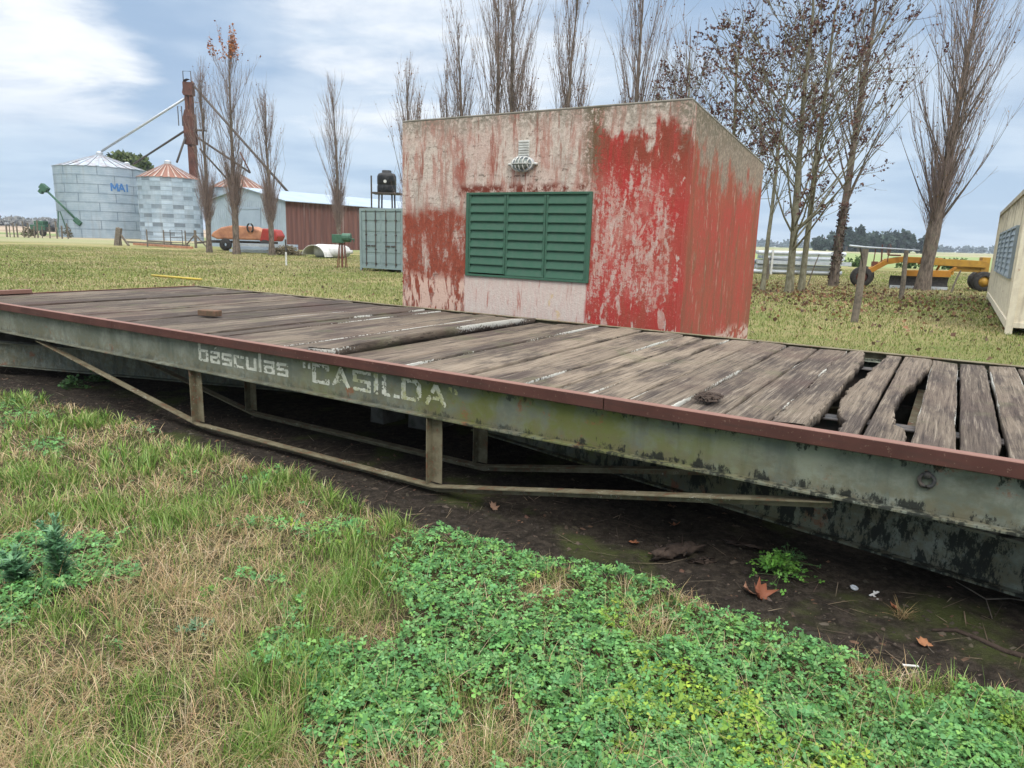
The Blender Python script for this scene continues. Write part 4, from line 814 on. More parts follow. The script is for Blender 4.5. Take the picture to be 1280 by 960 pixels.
# the broad poplar on the right
poplar('poplar', 'broad bare poplar with a thick dark trunk opening into many upright limbs, leaning right', spot(1152, 363), 48, 13.2, 1.75, .24, low=.19, n1=120, lean=(.055, 0), leaves=620, leafc=((.30, .19, .08), (.2, .12, .07)), epi=220, knob=1.35, lim=1.25)
LEAFC = ((.120, .056, .046), (.095, .045, .040), (.15, .078, .055), (.08, .042, .038))
def leafy(name, label, loc, seed, H, R_, trunk_r, nl, fork=.22, lean=(0, 0), low=.12, n1=34, bark='pale_bark', ivy=False, tc=(.10, .085, .065), ang=(.75, 1.5), leafs=.08, top=1.):
    r = np.random.default_rng(seed); t = thing(name, label, 'tree', (loc[0], loc[1], 0)); c = Cloud(); k = 12; z = np.linspace(-.1, H, k); wob = np.cumsum(r.normal(0, .05, (k, 2)), 0) * (z / H)[:, None]; wob[:2] = 0
    T = np.stack([wob[:, 0] + lean[0] * z, wob[:, 1] + lean[1] * z, z], 1); rad = trunk_r * (1 - z / H) ** .8 + .01; rad[0] *= 1.3; V, F = tubes(T[None], rad[None], 9); c.put(V, None, F, tc)
    h = low + r.random(n1) * (.92 - low); P0, _ = along(np.repeat(T[None], n1, 0), h); az = np.arange(n1) * 2.4 + r.normal(0, .4, n1); s = r.uniform(ang[0], ang[1], n1); d = np.stack([np.cos(az) * s, np.sin(az) * s, np.ones(n1)], 1)
    L = R_ * np.clip(1.5 * (1 - h) ** .7 + .1, .3, 1.3) * r.uniform(.65, 1.15, n1) * 1.25; B = curve_from(P0, d, L, 7, r, .35, .06); put_limbs(c, B, trunk_r * .36 * (1.1 - h), .007, 5, tc, r)
    m = n1 * 5; i = r.integers(0, n1, m); p, dd = along(B[i], r.uniform(.15, 1, m)); dd /= np.linalg.norm(dd, axis=1, keepdims=True); B2 = curve_from(p, dd + r.normal(0, .42, (m, 3)), L[i] * r.uniform(.2, .5, m), 5, r, .2, .08); put_limbs(c, B2, .012, .005, 4, tc, r); c.build('trunk', bark, t, True)
    cr = Cloud(); m2 = m * 3; i = r.integers(0, m, m2); p, dd = along(B2[i], r.uniform(.1, 1, m2)); dd /= np.linalg.norm(dd, axis=1, keepdims=True); q = curve_from(p, dd + r.normal(0, .5, (m2, 3)), r.uniform(.2, .8, m2), 4, r, .15, .08); put_limbs(cr, q, .006, .003, 3, (.17, .135, .12), r)
    if nl:
        nl = int(nl * 1.7); j = r.integers(0, m2, nl * 3); p, _ = along(q[j], r.uniform(.3, 1, nl * 3)); dens = fbm(p[:, 0] + p[:, 1] * .7, p[:, 2], .55, seed, 3); keep = (dens + r.normal(0, .10, len(p)) > .43) & (p[:, 2] < H * top); p = p[keep][:nl]; put_leaves(cr, p, leafs, LEAFC, r, .9)
    if ivy:
        n = 900; zz = r.uniform(.0, 3.4, n); aa = r.uniform(0, 2 * pi, n); pr, _ = along(np.repeat(T[None], n, 0), zz / H); pp = pr + np.stack([np.cos(aa), np.sin(aa), aa * 0], 1) * (trunk_r * 1.05); put_leaves(cr, pp, .09, ((.06, .045, .035), (.10, .05, .045), (.07, .06, .04)), r)
    cr.build('crown', 'twig', t); return t
leafy('plane_tree', 'young plane tree with brown leaves, left of two close green-grey trunks right of the hut', spot(986, 366), 51, 10.8, 3.5, .12, 2300, lean=(-.02, 0), tc=(.125, .115, .075))
leafy('plane_tree', 'young plane tree with brown leaves, right of two close trunks right of the hut', spot(1001, 364), 52, 11.2, 3.2, .10, 1700, lean=(.012, 0), tc=(.115, .105, .07))
leafy('plane_tree', 'thin leaning young tree nearest the hut\'s right wall', spot(953, 365), 53, 7.6, 2.8, .07, 1200, lean=(.0, .0), tc=(.10, .10, .06), low=.3)
leafy('plane_tree', 'leafy brown tree whose crown shows over the hut\'s sloping roof edge', (7.9, 27.5), 54, 9.6, 3.2, .11, 2700, low=.16)
leafy('plane_tree', 'half bare tree with small brown leaves rising above the hut\'s top right corner', (6.6, 29.5), 57, 8.6, 2.4, .10, 1500, low=.2)
leafy('plane_tree', 'tall tree with a dark creeper-covered trunk, behind the leaning fence post', spot(1041, 358), 55, 13.5, 2.8, .16, 1000, lean=(.02, 0), bark='bark', ivy=True, tc=(.085, .062, .052), low=.2, ang=(.3, .9), n1=40, top=.62)

# leafy masses: evergreens and far woods
def mass(cl, c, rx, ry, rz, n, size, cols, r, lobes=9):
    L = r.normal(0, 1, (lobes, 3)); L /= np.linalg.norm(L, axis=1, keepdims=True); L = L * r.uniform(.35, .75, (lobes, 1)); i = r.integers(0, lobes, n); d = r.normal(0, 1, (n, 3)); d /= np.linalg.norm(d, axis=1, keepdims=True); p = L[i] + d * (r.uniform(.25, .5, lobes)[i] * r.uniform(.6, 1.05, n))[:, None]
    put_leaves(cl, np.array(c) + p * (rx, ry, rz), size, cols, r, .2)
x, z = atY(163, 207, 140)[[0, 2]]; t = thing('evergreen_tree', 'round dark green tree behind the two front silos', 'tree', (x, 140, 0)); c = Cloud(); r = np.random.default_rng(61); mass(c, (0, 0, z - .6), 5.6, 4.5, 4.2, 5200, .8, ((.085, .12, .035), (.055, .085, .028), (.12, .15, .05)), r); c.build('crown', 'blade', t); q = MB(); q.tube([(0, 0, -.2), (0, 0, z - 3)], [.5, .35], 8); q.build('trunk', 'bark', t)
FC = ((.04, .065, .050), (.05, .08, .055), (.032, .052, .042))
r = np.random.default_rng(62); c = Cloud(); Yf = 380
for px in np.linspace(1040, 1150, 34):
    top = np.interp(px, [1040, 1060, 1090, 1130, 1150], [297, 293, 291, 293, 299]) + r.uniform(-1.5, 2.5); zt_ = atY(px, top, Yf)[2]; mass(c, (atY(px, 305, Yf)[0] + r.normal(0, 2), Yf + r.uniform(-20, 20), zt_ * .5), 5, 5, zt_ * .62, 300, 2.4, FC, r, 7)
tag(c.build('far_wood', 'blade'), 'dark far-off wood on the plain seen beneath the brown-leaved trees', 'wood', kind='stuff')
for px, top, wd, lb in ((1061, 286, 4.6, 'tiered conifer with a pointed top, left one sticking out of the far wood'), (1076, 284.5, 5.5, 'tiered conifer with a blunt top, right one sticking out of the far wood'), (1031, 294, 6.5, 'small round dark tree at the left end of the far wood')):
    X, zt_ = atY(px, top, Yf - 25)[[0, 2]]; t = thing('far_tree', lb, 'tree', (X, Yf - 25, 0)); c = Cloud()
    if px == 1031: mass(c, (0, 0, zt_ * .5), wd * .8, 4, zt_ * .55, 420, 1.8, FC, r)
    else:
        for k in range(6): mass(c, (0, 0, zt_ * (.35 + .12 * k)), wd * (1.05 - .15 * k), wd * (1 - .15 * k), zt_ * .05 + .5, 130, 1.7, FC, r, 8)
    c.build('crown', 'blade', t); q = MB(); q.tube([(0, 0, -.3), (0, 0, zt_ * .92)], [.6, .15], 6); q.build('trunk', 'bark', t)
c = Cloud(); r = np.random.default_rng(63)
for px in np.arange(-140, 135, 4.): zt_ = atY(max(px, -60), 271.5 + r.uniform(0, 3) + .0, 420)[2]; X = (px - 640) / FPX * 420 * 1.0; mass(c, (X - 6, 420 + r.uniform(-15, 15), max(2.5, zt_ * .45)), 4.5, 4, max(2.5, zt_ * .5), 90, 2.0, ((.24, .24, .23), (.19, .20, .20), (.28, .28, .26)), r, 6)
tag(c.build('far_treeline', 'blade'), 'grey line of far bare trees along the horizon left of the silos', 'trees', kind='stuff')
c = Cloud()
for px in np.arange(925, 1500, 4.): X = (px - 640) / FPX * 1150 / cos(0); mass(c, (X, 1150 + r.uniform(-40, 40), 4), 9, 8, 6.5 + r.uniform(-1, 2.5), 60, 4.5, ((.09, .13, .14), (.08, .115, .13)), r, 6)
for px in np.arange(460, 925, 8.): X = (px - 640) / FPX * 1150; mass(c, (X, 1150 + r.uniform(-40, 40), 4), 12, 8, 6, 50, 4.5, ((.09, .13, .14), (.08, .115, .13)), r, 6)
tag(c.build('far_treeline', 'blade'), 'thin bluish line of trees on the horizon right of the far wood', 'trees', kind='stuff')
# low hedge plants in the field by the grader
c = Cloud()
for px in (1068, 1071, 1130, 1140, 1160, 1166, 1172, 1184, 1192, 1197): X = atY(px, 330, 62)[0]; mass(c, (X, 62, .45), .9, .7, .6, 90, .28, ((.07, .13, .03), (.10, .16, .05), (.05, .09, .025)), r, 5)
tag(c.build('field_weeds', 'blade'), 'row of low green weeds along the field edge behind the grader', 'weeds', kind='stuff')

# ------------------------------------------------------------------ right background: fence, grader, pipes
FP = []
def leaning_post(px0, py0, px1, py1, rad, label, m='timber', name='fence_post', grp=None):
    b = at(px0, py0); tp = atY(px1, py1, b[1]); d = tp - b; q = MB(); q.tube([(0, 0, -.25), tuple(d * .35 + (.015, 0, 0)), tuple(d * .75), tuple(d)], [rad, rad * 1.03, rad * .92, rad * .85], 9); o = q.build(name, m, None); o.location = (b[0], b[1], 0); tag(o, label, 'post', grp); return b, tp
b1, p1 = leaning_post(1067, 403, 1082, 311, .075, 'nearest weathered wooden post leaning right, holding the pipe rail')
b2, p2 = leaning_post(1126, 374, 1133, 313, .075, 'darker wooden post under the pipe rail in front of the grader blade')
leaning_post(1008, 357, 1024, 318, .025, 'thin dark stake leaning right between the plane trees and the creeper-covered trunk')
leaning_post(1187, 366, 1201, 338, .035, 'pale stick leaning right at the end of the grader blade', name='stake')
leaning_post(959, 350, 960, 322, .07, 'straight grey post behind the thinnest tree by the hut')
d = (p2 - p1); d[2] = 0; d /= np.linalg.norm(d); q = MB(); a = p1 - d * 2.1; e = p2 + d * 5.3; q.tube([(a[0], a[1], 1.60), (p1[0], p1[1], 1.585), (p2[0], p2[1], 1.57), (e[0], e[1], 1.56)], .019, 8); tag(q.build('pipe_rail', 'galvanised', None, smooth=True), 'grey pipe rail lying across the tops of the leaning posts', 'rail')
q = MB(); a = p1 - d * .75; q.tube([(p1[0], p1[1], 1.15), (a[0], a[1], 1.56)], .012, 6); tag(q.build('wire_stay', 'dark_steel', None), 'thin bent wire stay from the nearest leaning post up to the pipe rail', 'wire')
# pull grader
gx0 = at(1070, 360) * (1.045, 1.045, 0); GR = thing('road_grader', 'old yellow pull grader with a long frame, a dark blade and rubber wheels', 'grader', (gx0[0], gx0[1], 0), atan2(-.9, 4.6))
def wheel(x, y, rr, wd, hub):
    q = MB(); q.lathe([(rr * .55, -wd / 2), (rr * .9, -wd / 2), (rr, -wd * .3), (rr, wd * .3), (rr * .9, wd / 2), (rr * .55, wd / 2), (rr * .55, -wd / 2)], 28, (x, y, rr), 'y'); o = q.build('wheel', 'tyre', GR, smooth=True)
    q = MB(); q.lathe([(0, -.06), (rr * .2, -.07), (rr * .25, -.03), (rr * .56, -.01), (rr * .56, .01), (rr * .25, .03), (rr * .2, .07), (0, .06)], 24, (x, y - wd * .2, rr), 'y'); q.build('rim', hub, o, smooth=True)
wheel(.0, -.55, .42, .24, 'rust'); wheel(.42, .75, .42, .24, 'rust'); wheel(4.62, -.35, .40, .26, 'yellow_paint'); wheel(4.95, .9, .40, .26, 'yellow_paint')
q = MB()
for y in (-.14, .14): q.bar((.35, y, .62), (1.05, y, 1.08), .10, .20); q.bar((1.0, y, 1.06), (1.75, y, 1.20), .10, .22)
q.bar((1.7, 0, 1.17), (3.1, 0, 1.16), .22, .24); q.build('gooseneck', 'grader_orange', GR, .012)
q = MB()
for y in (-.18, .18): q.bar((2.3, y, 1.13), (4.7, y, 1.08), .11, .27)
q.bar((4.7, 0, .55), (4.7, 0, 1.36), .3, .30); q.bar((4.62, -.4, .42), (4.95, .95, .42), .12, .12); q.bar((4.7, 0, .4), (4.75, .2, .62), .14, .14); q.bar((3.6, 0, .86), (4.72, 0, .86), .24, .20); q.bar((3.55, -.16, .98), (3.5, -.2, .62), .08, .08); q.build('main_frame', 'yellow_paint', GR, .01)
q = MB(); q.tube([(0, -.6, .42), (.42, .8, .42)], .055, 8); q.bar((.2, .1, .42), (.5, 0, .72), .16, .16); q.build('front_axle', 'rust', GR)
q = MB(); q.bar((1.7, -.2, .62), (3.4, -.25, .66), .30, .26); q.bar((1.75, .1, .72), (1.85, 0, 1.1), .08, .08); q.bar((3.0, .1, .7), (3.1, 0, 1.1), .08, .08); q.bar((3.3, -.2, .70), (3.62, -.2, .92), .10, .10); q.build('blade_carrier', 'grader_orange', GR, .01)
arc = [(-.30 - .10 * ((z - .28) / .24) ** 2, z) for z in np.linspace(.04, .52, 7)]; q = MB(); q.prism(arc + [(y + .025, z) for y, z in arc[::-1]], 1.15, 3.35, 'x'); q.build('blade', 'tyre', GR)
q = MB(); q.box(1.17, 3.33, -.435, -.410, -.01, .13); q.build('cutting_edge', 'galvanised', GR)
q = MB(); q.tube([(.85, 0, .98), (.80, 0, 1.75)], .03, 6); q.tube([(1.02, -.2, 1.05), (1.02, -.2, 1.65)], .02, 6); q.tube([(.60, .2, .8), (.62, .2, 1.62)], .022, 6); q.tube([(1.02 + .0 * cos(t), -.2 + .22 * cos(t), 1.55 + .22 * sin(t)) for t in np.linspace(0, 2 * pi, 17)], .014, 5, False); q.box(1.15, 1.5, -.2, .2, 1.30, 1.36); q.box(.55, .72, .0, .3, .85, 1.05); q.build('control_wheel', 'rust', GR)
# stack of galvanised pipes and sheets
pc0 = at(950, 343); pc1 = at(1058, 342); Yp = 40.; PX0 = atY(944, 340, Yp)[0]; PX1 = atY(1056, 340, Yp)[0]
r = np.random.default_rng(71)
for k in range(9):
    zz = .16 + (k // 2) * .26; q = MB(); x0 = PX0 + r.uniform(-.4, .4); x1 = PX1 + r.uniform(-.5, .3); y0 = Yp + (k % 2) * .8 + r.uniform(-.1, .1); a = r.uniform(-.02, .02)
    if k % 3 == 1: q.box(x0, x1, y0 - .14, y0 + .14, zz - .1, zz + .1)
    else: q.tube([(x0, y0, zz - a), (x1, y0 + .2, zz + a)], .12, 12); q.tube([(x0, y0 + .3, zz + a), (x1 - .5, y0 + .4, zz - a)], .10, 10)
    o = q.build('metal_pipe', 'louvre_grey' if k % 2 else 'galvanised', None, smooth=False); tag(o, 'long grey metal pipe or beam in the stack behind the plane trees', 'pipe', 'grey pipes and beams stacked behind the plane trees')
for j, x in enumerate((PX0 + .8, (PX0 + PX1) / 2, PX1 - .7)):
    q = MB(); q.box(x - .05, x + .05, Yp - .28, Yp - .18, 0, 1.35); o = q.build('rack_post', 'sheet_white', None); tag(o, ('white upright at the left of the pipe stack', 'white upright at the middle of the pipe stack', 'white upright at the right of the pipe stack')[j], 'post', 'white uprights along the pipe stack')

# ------------------------------------------------------------------ left background
def P(px, py, Y): return atY(px, py, Y)
r = np.random.default_rng(72); Yc = 82.
FN = thing('corral_fence', 'rough wire fence of thin uneven posts at the far left edge', 'fence', (P(0, 295, Yc)[0], Yc, 0)); xe = P(88, 295, Yc)[0] - P(0, 295, Yc)[0]
for x in np.concatenate([np.arange(-6, 0, .9), np.cumsum(r.uniform(.35, .9, 14))]):
    if x > xe: break
    q = MB(); h = r.uniform(1.3, 2.0); q.tube([(x, 0, -.2), (x + r.uniform(-.08, .08), 0, h)], r.uniform(.05, .09), 6); q.build('post', 'timber', FN)
q = MB()
for z in (.35, .75, 1.15): q.tube([(-6, 0, z), (xe, 0, z + .03)], .014, 5)
q.build('wire', 'dark_steel', FN)
Ya = 93.; ao = P(98, 277, Ya); AU = thing('grain_auger', 'long green grain auger leaning up to the left beside the big silo', 'auger', (ao[0], Ya, 0)); hd = P(56, 236, Ya) - ao; q = MB(); q.tube([(0, 0, ao[2]), (hd[0], 0, ao[2] + hd[2])], .13, 10); q.build('tube', 'green_paint', AU, smooth=True)
q = MB(); M_ = Matrix.Translation((hd[0], 0, ao[2] + hd[2])) @ Matrix.Rotation(.7, 4, 'Y'); q.box(-.6, .4, -.35, .35, -.30, .4, M_); q.box(-.4, .1, -.3, .3, -.8, -.31, M_); q.build('head', 'green_paint', AU, .04)
q = MB(); M_ = Matrix.Translation((0, 0, ao[2])) @ Matrix.Rotation(.7, 4, 'Y'); q.box(-.5, .5, -.3, .3, -.3, .3, M_); q.build('inlet', 'green_paint', AU, .03)
q = MB(); s = P(72, 264, Ya) - ao; q.tube([(s[0], -.5, 0), (s[0] + .1, 0, ao[2] + s[2])], .07, 6); q.tube([(s[0] + .9, .5, 0), (s[0] + .3, 0, ao[2] + s[2])], .07, 6); q.build('leg', 'green_paint', AU)
mo = P(52, 291, 95.); MC = thing('farm_engine', 'small green machine behind the wire fence, left of the big silo', 'machine', (mo[0], 95, 0)); q = MB(); q.box(-1.1, .9, -.6, .6, .7, 1.5); q.box(-.6, .7, -.5, .5, 1.5, 2.0); q.build('body', 'green_paint', MC, .08); q = MB(); q.box(.9, 1.6, -.4, .4, .6, 1.2); q.box(-1.6, -1.1, -.2, .2, .6, .8); q.build('hitch', 'dark_steel', MC)
for x in (-.7, .6): q = MB(); q.lathe([(.1, -.75), (.42, -.75), (.45, -.65), (.45, -.55), (.1, -.5)], 18, (x, 0, .45), 'y'); q.build('wheel', 'tyre', MC, smooth=True)
for i, (px, py, sc2) in enumerate(((36, 296, 1.), (85, 296, .7))):
    c = Cloud(); b = at(px, 297); mass(c, (0, 0, .55), .9 * sc2, .6, .75, 340, .16, ((.12, .11, .06), (.09, .085, .05), (.16, .13, .08)), r); o = c.build('dry_bush', 'blade'); o.location = (b[0], b[1], 0); tag(o, ('dry brown bush in the middle of the wire fence at far left', 'low dry brown bush at the fence end beside the big silo')[i], 'bush')
# gate, brace and timbers before the silos
b = at(150, 307); q = MB(); q.bar((-.25, 0, -.05), (.05, 0, 1.45), .42, .3, (0, 1, 0)); q.bar((.05, .1, .0), (-.1, .1, 1.5), .16, .14); q.bar((.75, 0, 0), (.0, 0, 1.1), .16, .14); o = q.build('timber_stump', 'timber', None, .02); o.location = (b[0], b[1], 0); tag(o, 'stout broken timber post with a prop, on the grass before the big silo', 'post')
for i, (xa, ya, xb, yb) in enumerate(((160, 304, 236, 309), (168, 307, 240, 312), (186, 303, 214, 305))):
    a = at(xa, ya); e = at(xb, yb); q = MB(); q.bar((a[0], a[1], .12 + i * .02), (e[0], e[1], .14), .22, .16); tag(q.build('timber_beam', 'timber' if i != 1 else 'orange_paint', None), ('long weathered beam lying on the grass before the checkered silo', 'long orange-brown beam lying nearest on the grass before the checkered silo', 'short dark beam lying behind the long ones before the checkered silo')[i], 'beam')
b = at(245, 310); BR = thing('fence_brace', 'wooden strainer post propped by two slanting struts before the poplars', 'post', (b[0], b[1], 0)); q = MB(); q.tube([(0, 0, -.2), (0, 0, 1.45)], .11, 8); q.build('post', 'timber', BR)
for s in (-1, 1): q = MB(); q.tube([(s * 1.0, 0, 0), (0, 0, 1.1)], .06, 7); q.build('strut', 'timber', BR)
b = at(222, 309); GT = thing('field_gate', 'thin metal gate frame standing on the grass before the checkered silo', 'gate', (b[0], b[1], 0)); q = MB()
q.tube([(-.55, 0, 0), (-.55, 0, 1.4), (.45, 0, 1.4), (.45, 0, 0)], .035, 6); q.build('frame', 'dark_steel', GT); q = MB(); [q.tube([(-.55, 0, z), (.45, 0, z)], .02, 6) for z in (.4, .8, 1.1)]; q.build('gate_bars', 'dark_steel', GT)
Yw = 58.; x0 = P(0, 300, Yw)[0]; WF = thing('wire_fence', 'low wire fence with thin posts crossing before the silos', 'fence', (0, Yw, 0)); q = MB(); xa, xb = P(183, 300, Yw)[0], P(262, 300, Yw)[0]
for z in (.4, .8, 1.2): q.tube([(xa, 0, z), (xb, 0, z)], .012, 5)
q.build('wire', 'dark_steel', WF)
for px in (184, 205, 232, 262): q = MB(); q.tube([(P(px, 300, Yw)[0], 0, -.2), (P(px, 300, Yw)[0], 0, 1.4)], .05, 6); q.build('post', 'timber', WF)
# orange and red trailer
Yt = 55.; x0, x1 = P(269, 300, Yt)[0], P(353, 300, Yt)[0]; TRL = thing('hopper_trailer', 'orange and red rusty hopper trailer parked before the shed gable', 'trailer', (x0, Yt, 0)); Lt = x1 - x0
q = MB(); pr = [(0, 1.05), (.5, .85), (Lt * .78, .85), (Lt * .80, 1.2), (Lt * .76, 1.55), (Lt * .6, 1.85), (Lt * .32, 1.9), (Lt * .16, 1.72), (.2, 1.35)]; q.prism(pr, -.9, .9); q.build('hopper', 'orange_paint', TRL, .12)
q = MB(); q.prism([(Lt * .72, .75), (Lt * .96, .8), (Lt, 1.2), (Lt * .95, 1.65), (Lt * .77, 1.75)], -.95, .8); q.build('side_tank', 'red_paint', TRL, .1); q = MB(); q.box(-.4, Lt * .9, -.5, .5, .55, .75); q.bar((-1.4, 0, .5), (-.3, 0, .65), .12, .12); q.build('chassis', 'dark_steel', TRL)
for x in (Lt * .22, Lt * .8): q = MB(); q.lathe([(.12, -1.0), (.42, -1.0), (.46, -.9), (.46, -.8), (.12, -.75)], 20, (x, 0, .46), 'y'); q.build('wheel', 'tyre', TRL, smooth=True)
q = MB(); q.tube([(Lt * .6 + .22 * cos(t), -1.0, 1.75 + .32 * sin(t)) for t in np.linspace(0, 2 * pi, 17)], .06, 6, False); q.build('hose', 'tyre', TRL, smooth=True)
r = np.random.default_rng(73)
for k in range(6):
    Yk = 50. - .5 * (k % 3); xa, xb = P(287 + k * 2, 305, Yk)[0], P(372 - 4 * (k % 2), 305, Yk)[0]; z = .15 + .22 * (k // 2); q = MB(); q.box(xa, xb, Yk - .1, Yk + .1, z - .09, z + .09); tag(q.build('steel_beam', 'galvanised' if k % 2 else 'shed_roof', None), 'pale grey steel beam in the pile behind the poplar trunks', 'beam', 'pale steel beams piled before the trailer')
Yk = 44.5; b = P(391, 310, Yk); q = MB(); ar = [(.0 + .95 * cos(t), .80 * sin(t)) for t in np.linspace(pi * .93, .1, 13)]; q.prism([(x, z) for x, z in ar] + [(x * .97, z * .96) for x, z in ar[::-1]], 0, 1.7, 'y'); o = q.build('curved_sheet', 'sheet_white', None); o.location = (b[0], Yk, 0); o.rotation_euler[2] = -.45; tag(o, 'arched white metal sheet standing on the grass left of the green pump', 'metal sheet')
b = P(408, 312, 45.5); q = MB(); q.lathe([(0, 0), (.38, 0), (.42, .1), (.42, 2.0), (.3, 2.3), (.12, 2.35), (.12, 2.6), (0, 2.6)], 20, (0, 0, .42), 'x'); o = q.build('white_tank', 'sheet_white', None, smooth=True); o.location = (b[0] - .6, 45.5, 0); o.rotation_euler[2] = -.35; tag(o, 'white cylindrical tank lying on its side right of the arched sheet', 'tank')
c = Cloud(); rr_ = np.random.default_rng(74); b = P(354, 314, 47.5); mass(c, (0, 0, .12), 1.5, .6, .5, 2600, .12, ((.20, .165, .10), (.15, .125, .08), (.25, .21, .13)), rr_, 14); o = c.build('straw_heap', 'blade'); o.location = (b[0], 47.5, 0); tag(o, 'low heap of dry brown straw beside the arched white sheet', 'straw heap')
b = at(428, 335); PM = thing('water_pump', 'small green pump on a spindly stand left of the green container', 'pump', (b[0], b[1], 0)); q = MB(); q.box(-.42, .1, -.15, .15, 1.12, 1.5); q.lathe([(0, -.2), (.2, -.2), (.2, .2), (0, .2)], 14, (.22, 0, 1.36), 'x'); q.tube([(.42, 0, 1.3), (.55, 0, 1.3), (.55, 0, 1.1)], .05, 6); q.build('motor', 'green_paint', PM, .02)
q = MB(); [q.tube([(x, y, -.1), (x * .5, y * .6, 1.13)], .022, 6) for x in (-.2, .2) for y in (-.15, .15)]; q.tube([(0, 0, -.1), (0, 0, 1.13)], .05, 6); q.build('stand', 'rust', PM)
b = at(358, 332); WP = thing('marker_post', 'thin white marker post with a dark upper half in the grass', 'post', (b[0], b[1], 0)); q = MB(); q.tube([(0, 0, -.1), (0, 0, .62)], .045, 8); q.build('white_foot', 'white_paint', WP); q = MB(); q.tube([(0, 0, .6205), (0, 0, 1.2)], .04, 8); q.build('dark_top', 'dark_steel', WP)
a, e = at(190, 346), at(252, 351.5); q = MB(); q.tube([(a[0], a[1], .05), (e[0], e[1], .05)], .035, 8); tag(q.build('yellow_pole', 'yellow_pole', None, smooth=True), 'yellow pole lying in the grass behind the far left end of the weighbridge', 'pole')

# ------------------------------------------------------------------ the air
hm = bpy.data.materials.new('haze'); hm.use_nodes = True; hb = NB(hm.node_tree); hm.node_tree.nodes.clear()
hv = hb.n('ShaderNodeVolumePrincipled', {'Color': (.80, .88, .97), 'Density': HAZE, 'Anisotropy': .2}); ho = hb.n('ShaderNodeOutputMaterial'); hm.node_tree.links.new(hv.outputs[0], ho.inputs['Volume']); MATS['haze'] = hm
q = MB(); q.box(-9000, 9000, -9000, 9000, -1.2, 24); tag(q.build('haze', 'haze'), kind='stuff')

# ------------------------------------------------------------------ grass, clover and litter
def inpoly(x, y, poly):
    ins = np.zeros(x.shape, bool); n = len(poly)
    for i in range(n):
        (xa, ya), (xb, yb) = poly[i], poly[(i + 1) % n]; c = ((ya > y) != (yb > y)); ins ^= c & (x < (xb - xa) * (y - ya) / ((yb - ya) + 1e-12) + xa)
    return ins
def blades(cl, P, L, wd, az, a0, a1, col, r, k=4):
    n = len(P); t = np.linspace(0, 1, k); ang = a0[:, None] + (a1 - a0)[:, None] * t[None]; ds = (L / (k - 1))[:, None]
    h = np.concatenate([np.zeros((n, 1)), np.cumsum(np.sin(ang[:, :-1]) * ds, 1)], 1); z = np.concatenate([np.zeros((n, 1)), np.cumsum(np.cos(ang[:, :-1]) * ds, 1)], 1); z = np.maximum(z, -.0 + .004 * t[None])
    ca, sa = np.cos(az), np.sin(az); tw = r.normal(0, .5, n); sx, sy = -np.sin(az + tw), np.cos(az + tw); C = np.stack([P[:, 0, None] + h * ca[:, None], P[:, 1, None] + h * sa[:, None], P[:, 2, None] + z], -1)
    W_ = wd[:, None] * np.array([.8, 1., .7, .08] if k == 4 else [1., .75, .08])[None] * .5; off = np.stack([sx[:, None] * W_, sy[:, None] * W_, W_ * 0], -1)
    V = np.stack([C - off, C + off], 2).reshape(-1, 3); b = np.arange(n)[:, None] * (2 * k); F = np.concatenate([b + [2 * i, 2 * i + 1, 2 * i + 3, 2 * i + 2] for i in range(k - 1)])
    g = np.linspace(.72, 1.12, k)[None, :, None] if False else np.ones((1, k, 1)); cc = np.repeat((col[:, None] * g), 2, 1).reshape(-1, 3); cl.put(V, None, F, cc)
def pick(cols, n, r, var=.22): cols = np.asarray(cols); return cols[r.integers(0, len(cols), n)] * r.uniform(1 - var, 1 + var, (n, 1)) * (1 + r.normal(0, .04, (n, 3)))
DRY = ((.52, .385, .22), (.45, .31, .17), (.60, .48, .31), (.36, .235, .12), (.36, .28, .15)); GRN = ((.135, .25, .040), (.20, .32, .06), (.09, .17, .033), (.28, .36, .12)); OLV = ((.26, .26, .09), (.32, .29, .12), (.20, .22, .075))
CLV = [at(*p)[:2] for p in ((475, 735), (495, 672), (545, 652), (620, 668), (700, 694), (800, 712), (900, 742), (1010, 790), (1150, 838), (1300, 880), (1500, 960), (1500, 1200), (900, 1100), (660, 1010), (610, 930), (545, 880), (480, 810))]
CLS = [(at(*p)[:2], rr) for p, rr in (((20, 715), .30), ((60, 745), .2), ((450, 850), .18), ((470, 910), .15), ((8, 790), .12), ((330, 605), .15), ((60, 560), .2), ((20, 520), .25))]
GRS = [(at(*p)[:2], rr) for p, rr in (((375, 820), .20), ((330, 868), .16), ((420, 875), .14), ((465, 735), .22), ((500, 650), .22), ((420, 690), .16), ((170, 585), .3), ((310, 615), .3), ((40, 600), .3), ((30, 650), .22), ((570, 640), .16), ((640, 655), .14), ((700, 672), .12), ((240, 570), .25), ((100, 530), .4), ((330, 940), .14), ((230, 655), .18), ((140, 640), .18), ((400, 760), .12), ((1230, 905), .2), ((20, 500), .4), ((390, 600), .25), ((440, 620), .25))]
def blobs(x, y, B):
    m = np.zeros(x.shape)
    for c, rr in B: m = np.maximum(m, np.exp(-((x - c[0]) ** 2 + (y - c[1]) ** 2) / (rr * rr)))
    return m
def clover_f(x, y):
    n = fbm(x, y, 3.5, 3, 4); q = .11; s = sum(inpoly(x + dx, y + dy, CLV).astype(float) for dx, dy in ((0, 0), (q, 0), (-q, 0), (0, q), (0, -q), (2 * q, 0), (-2 * q, 0), (-3 * q, 0), (3 * q, 0), (-2 * q, -q), (2 * q, q), (4 * q, 0), (-4 * q, 0), (5 * q, q), (-5 * q, -q))) / 15
    return np.clip(np.maximum(s, blobs(x, y, CLS) * 1.1) + (n - .5) * 2.3, 0, 1.3)
r = np.random.default_rng(90)
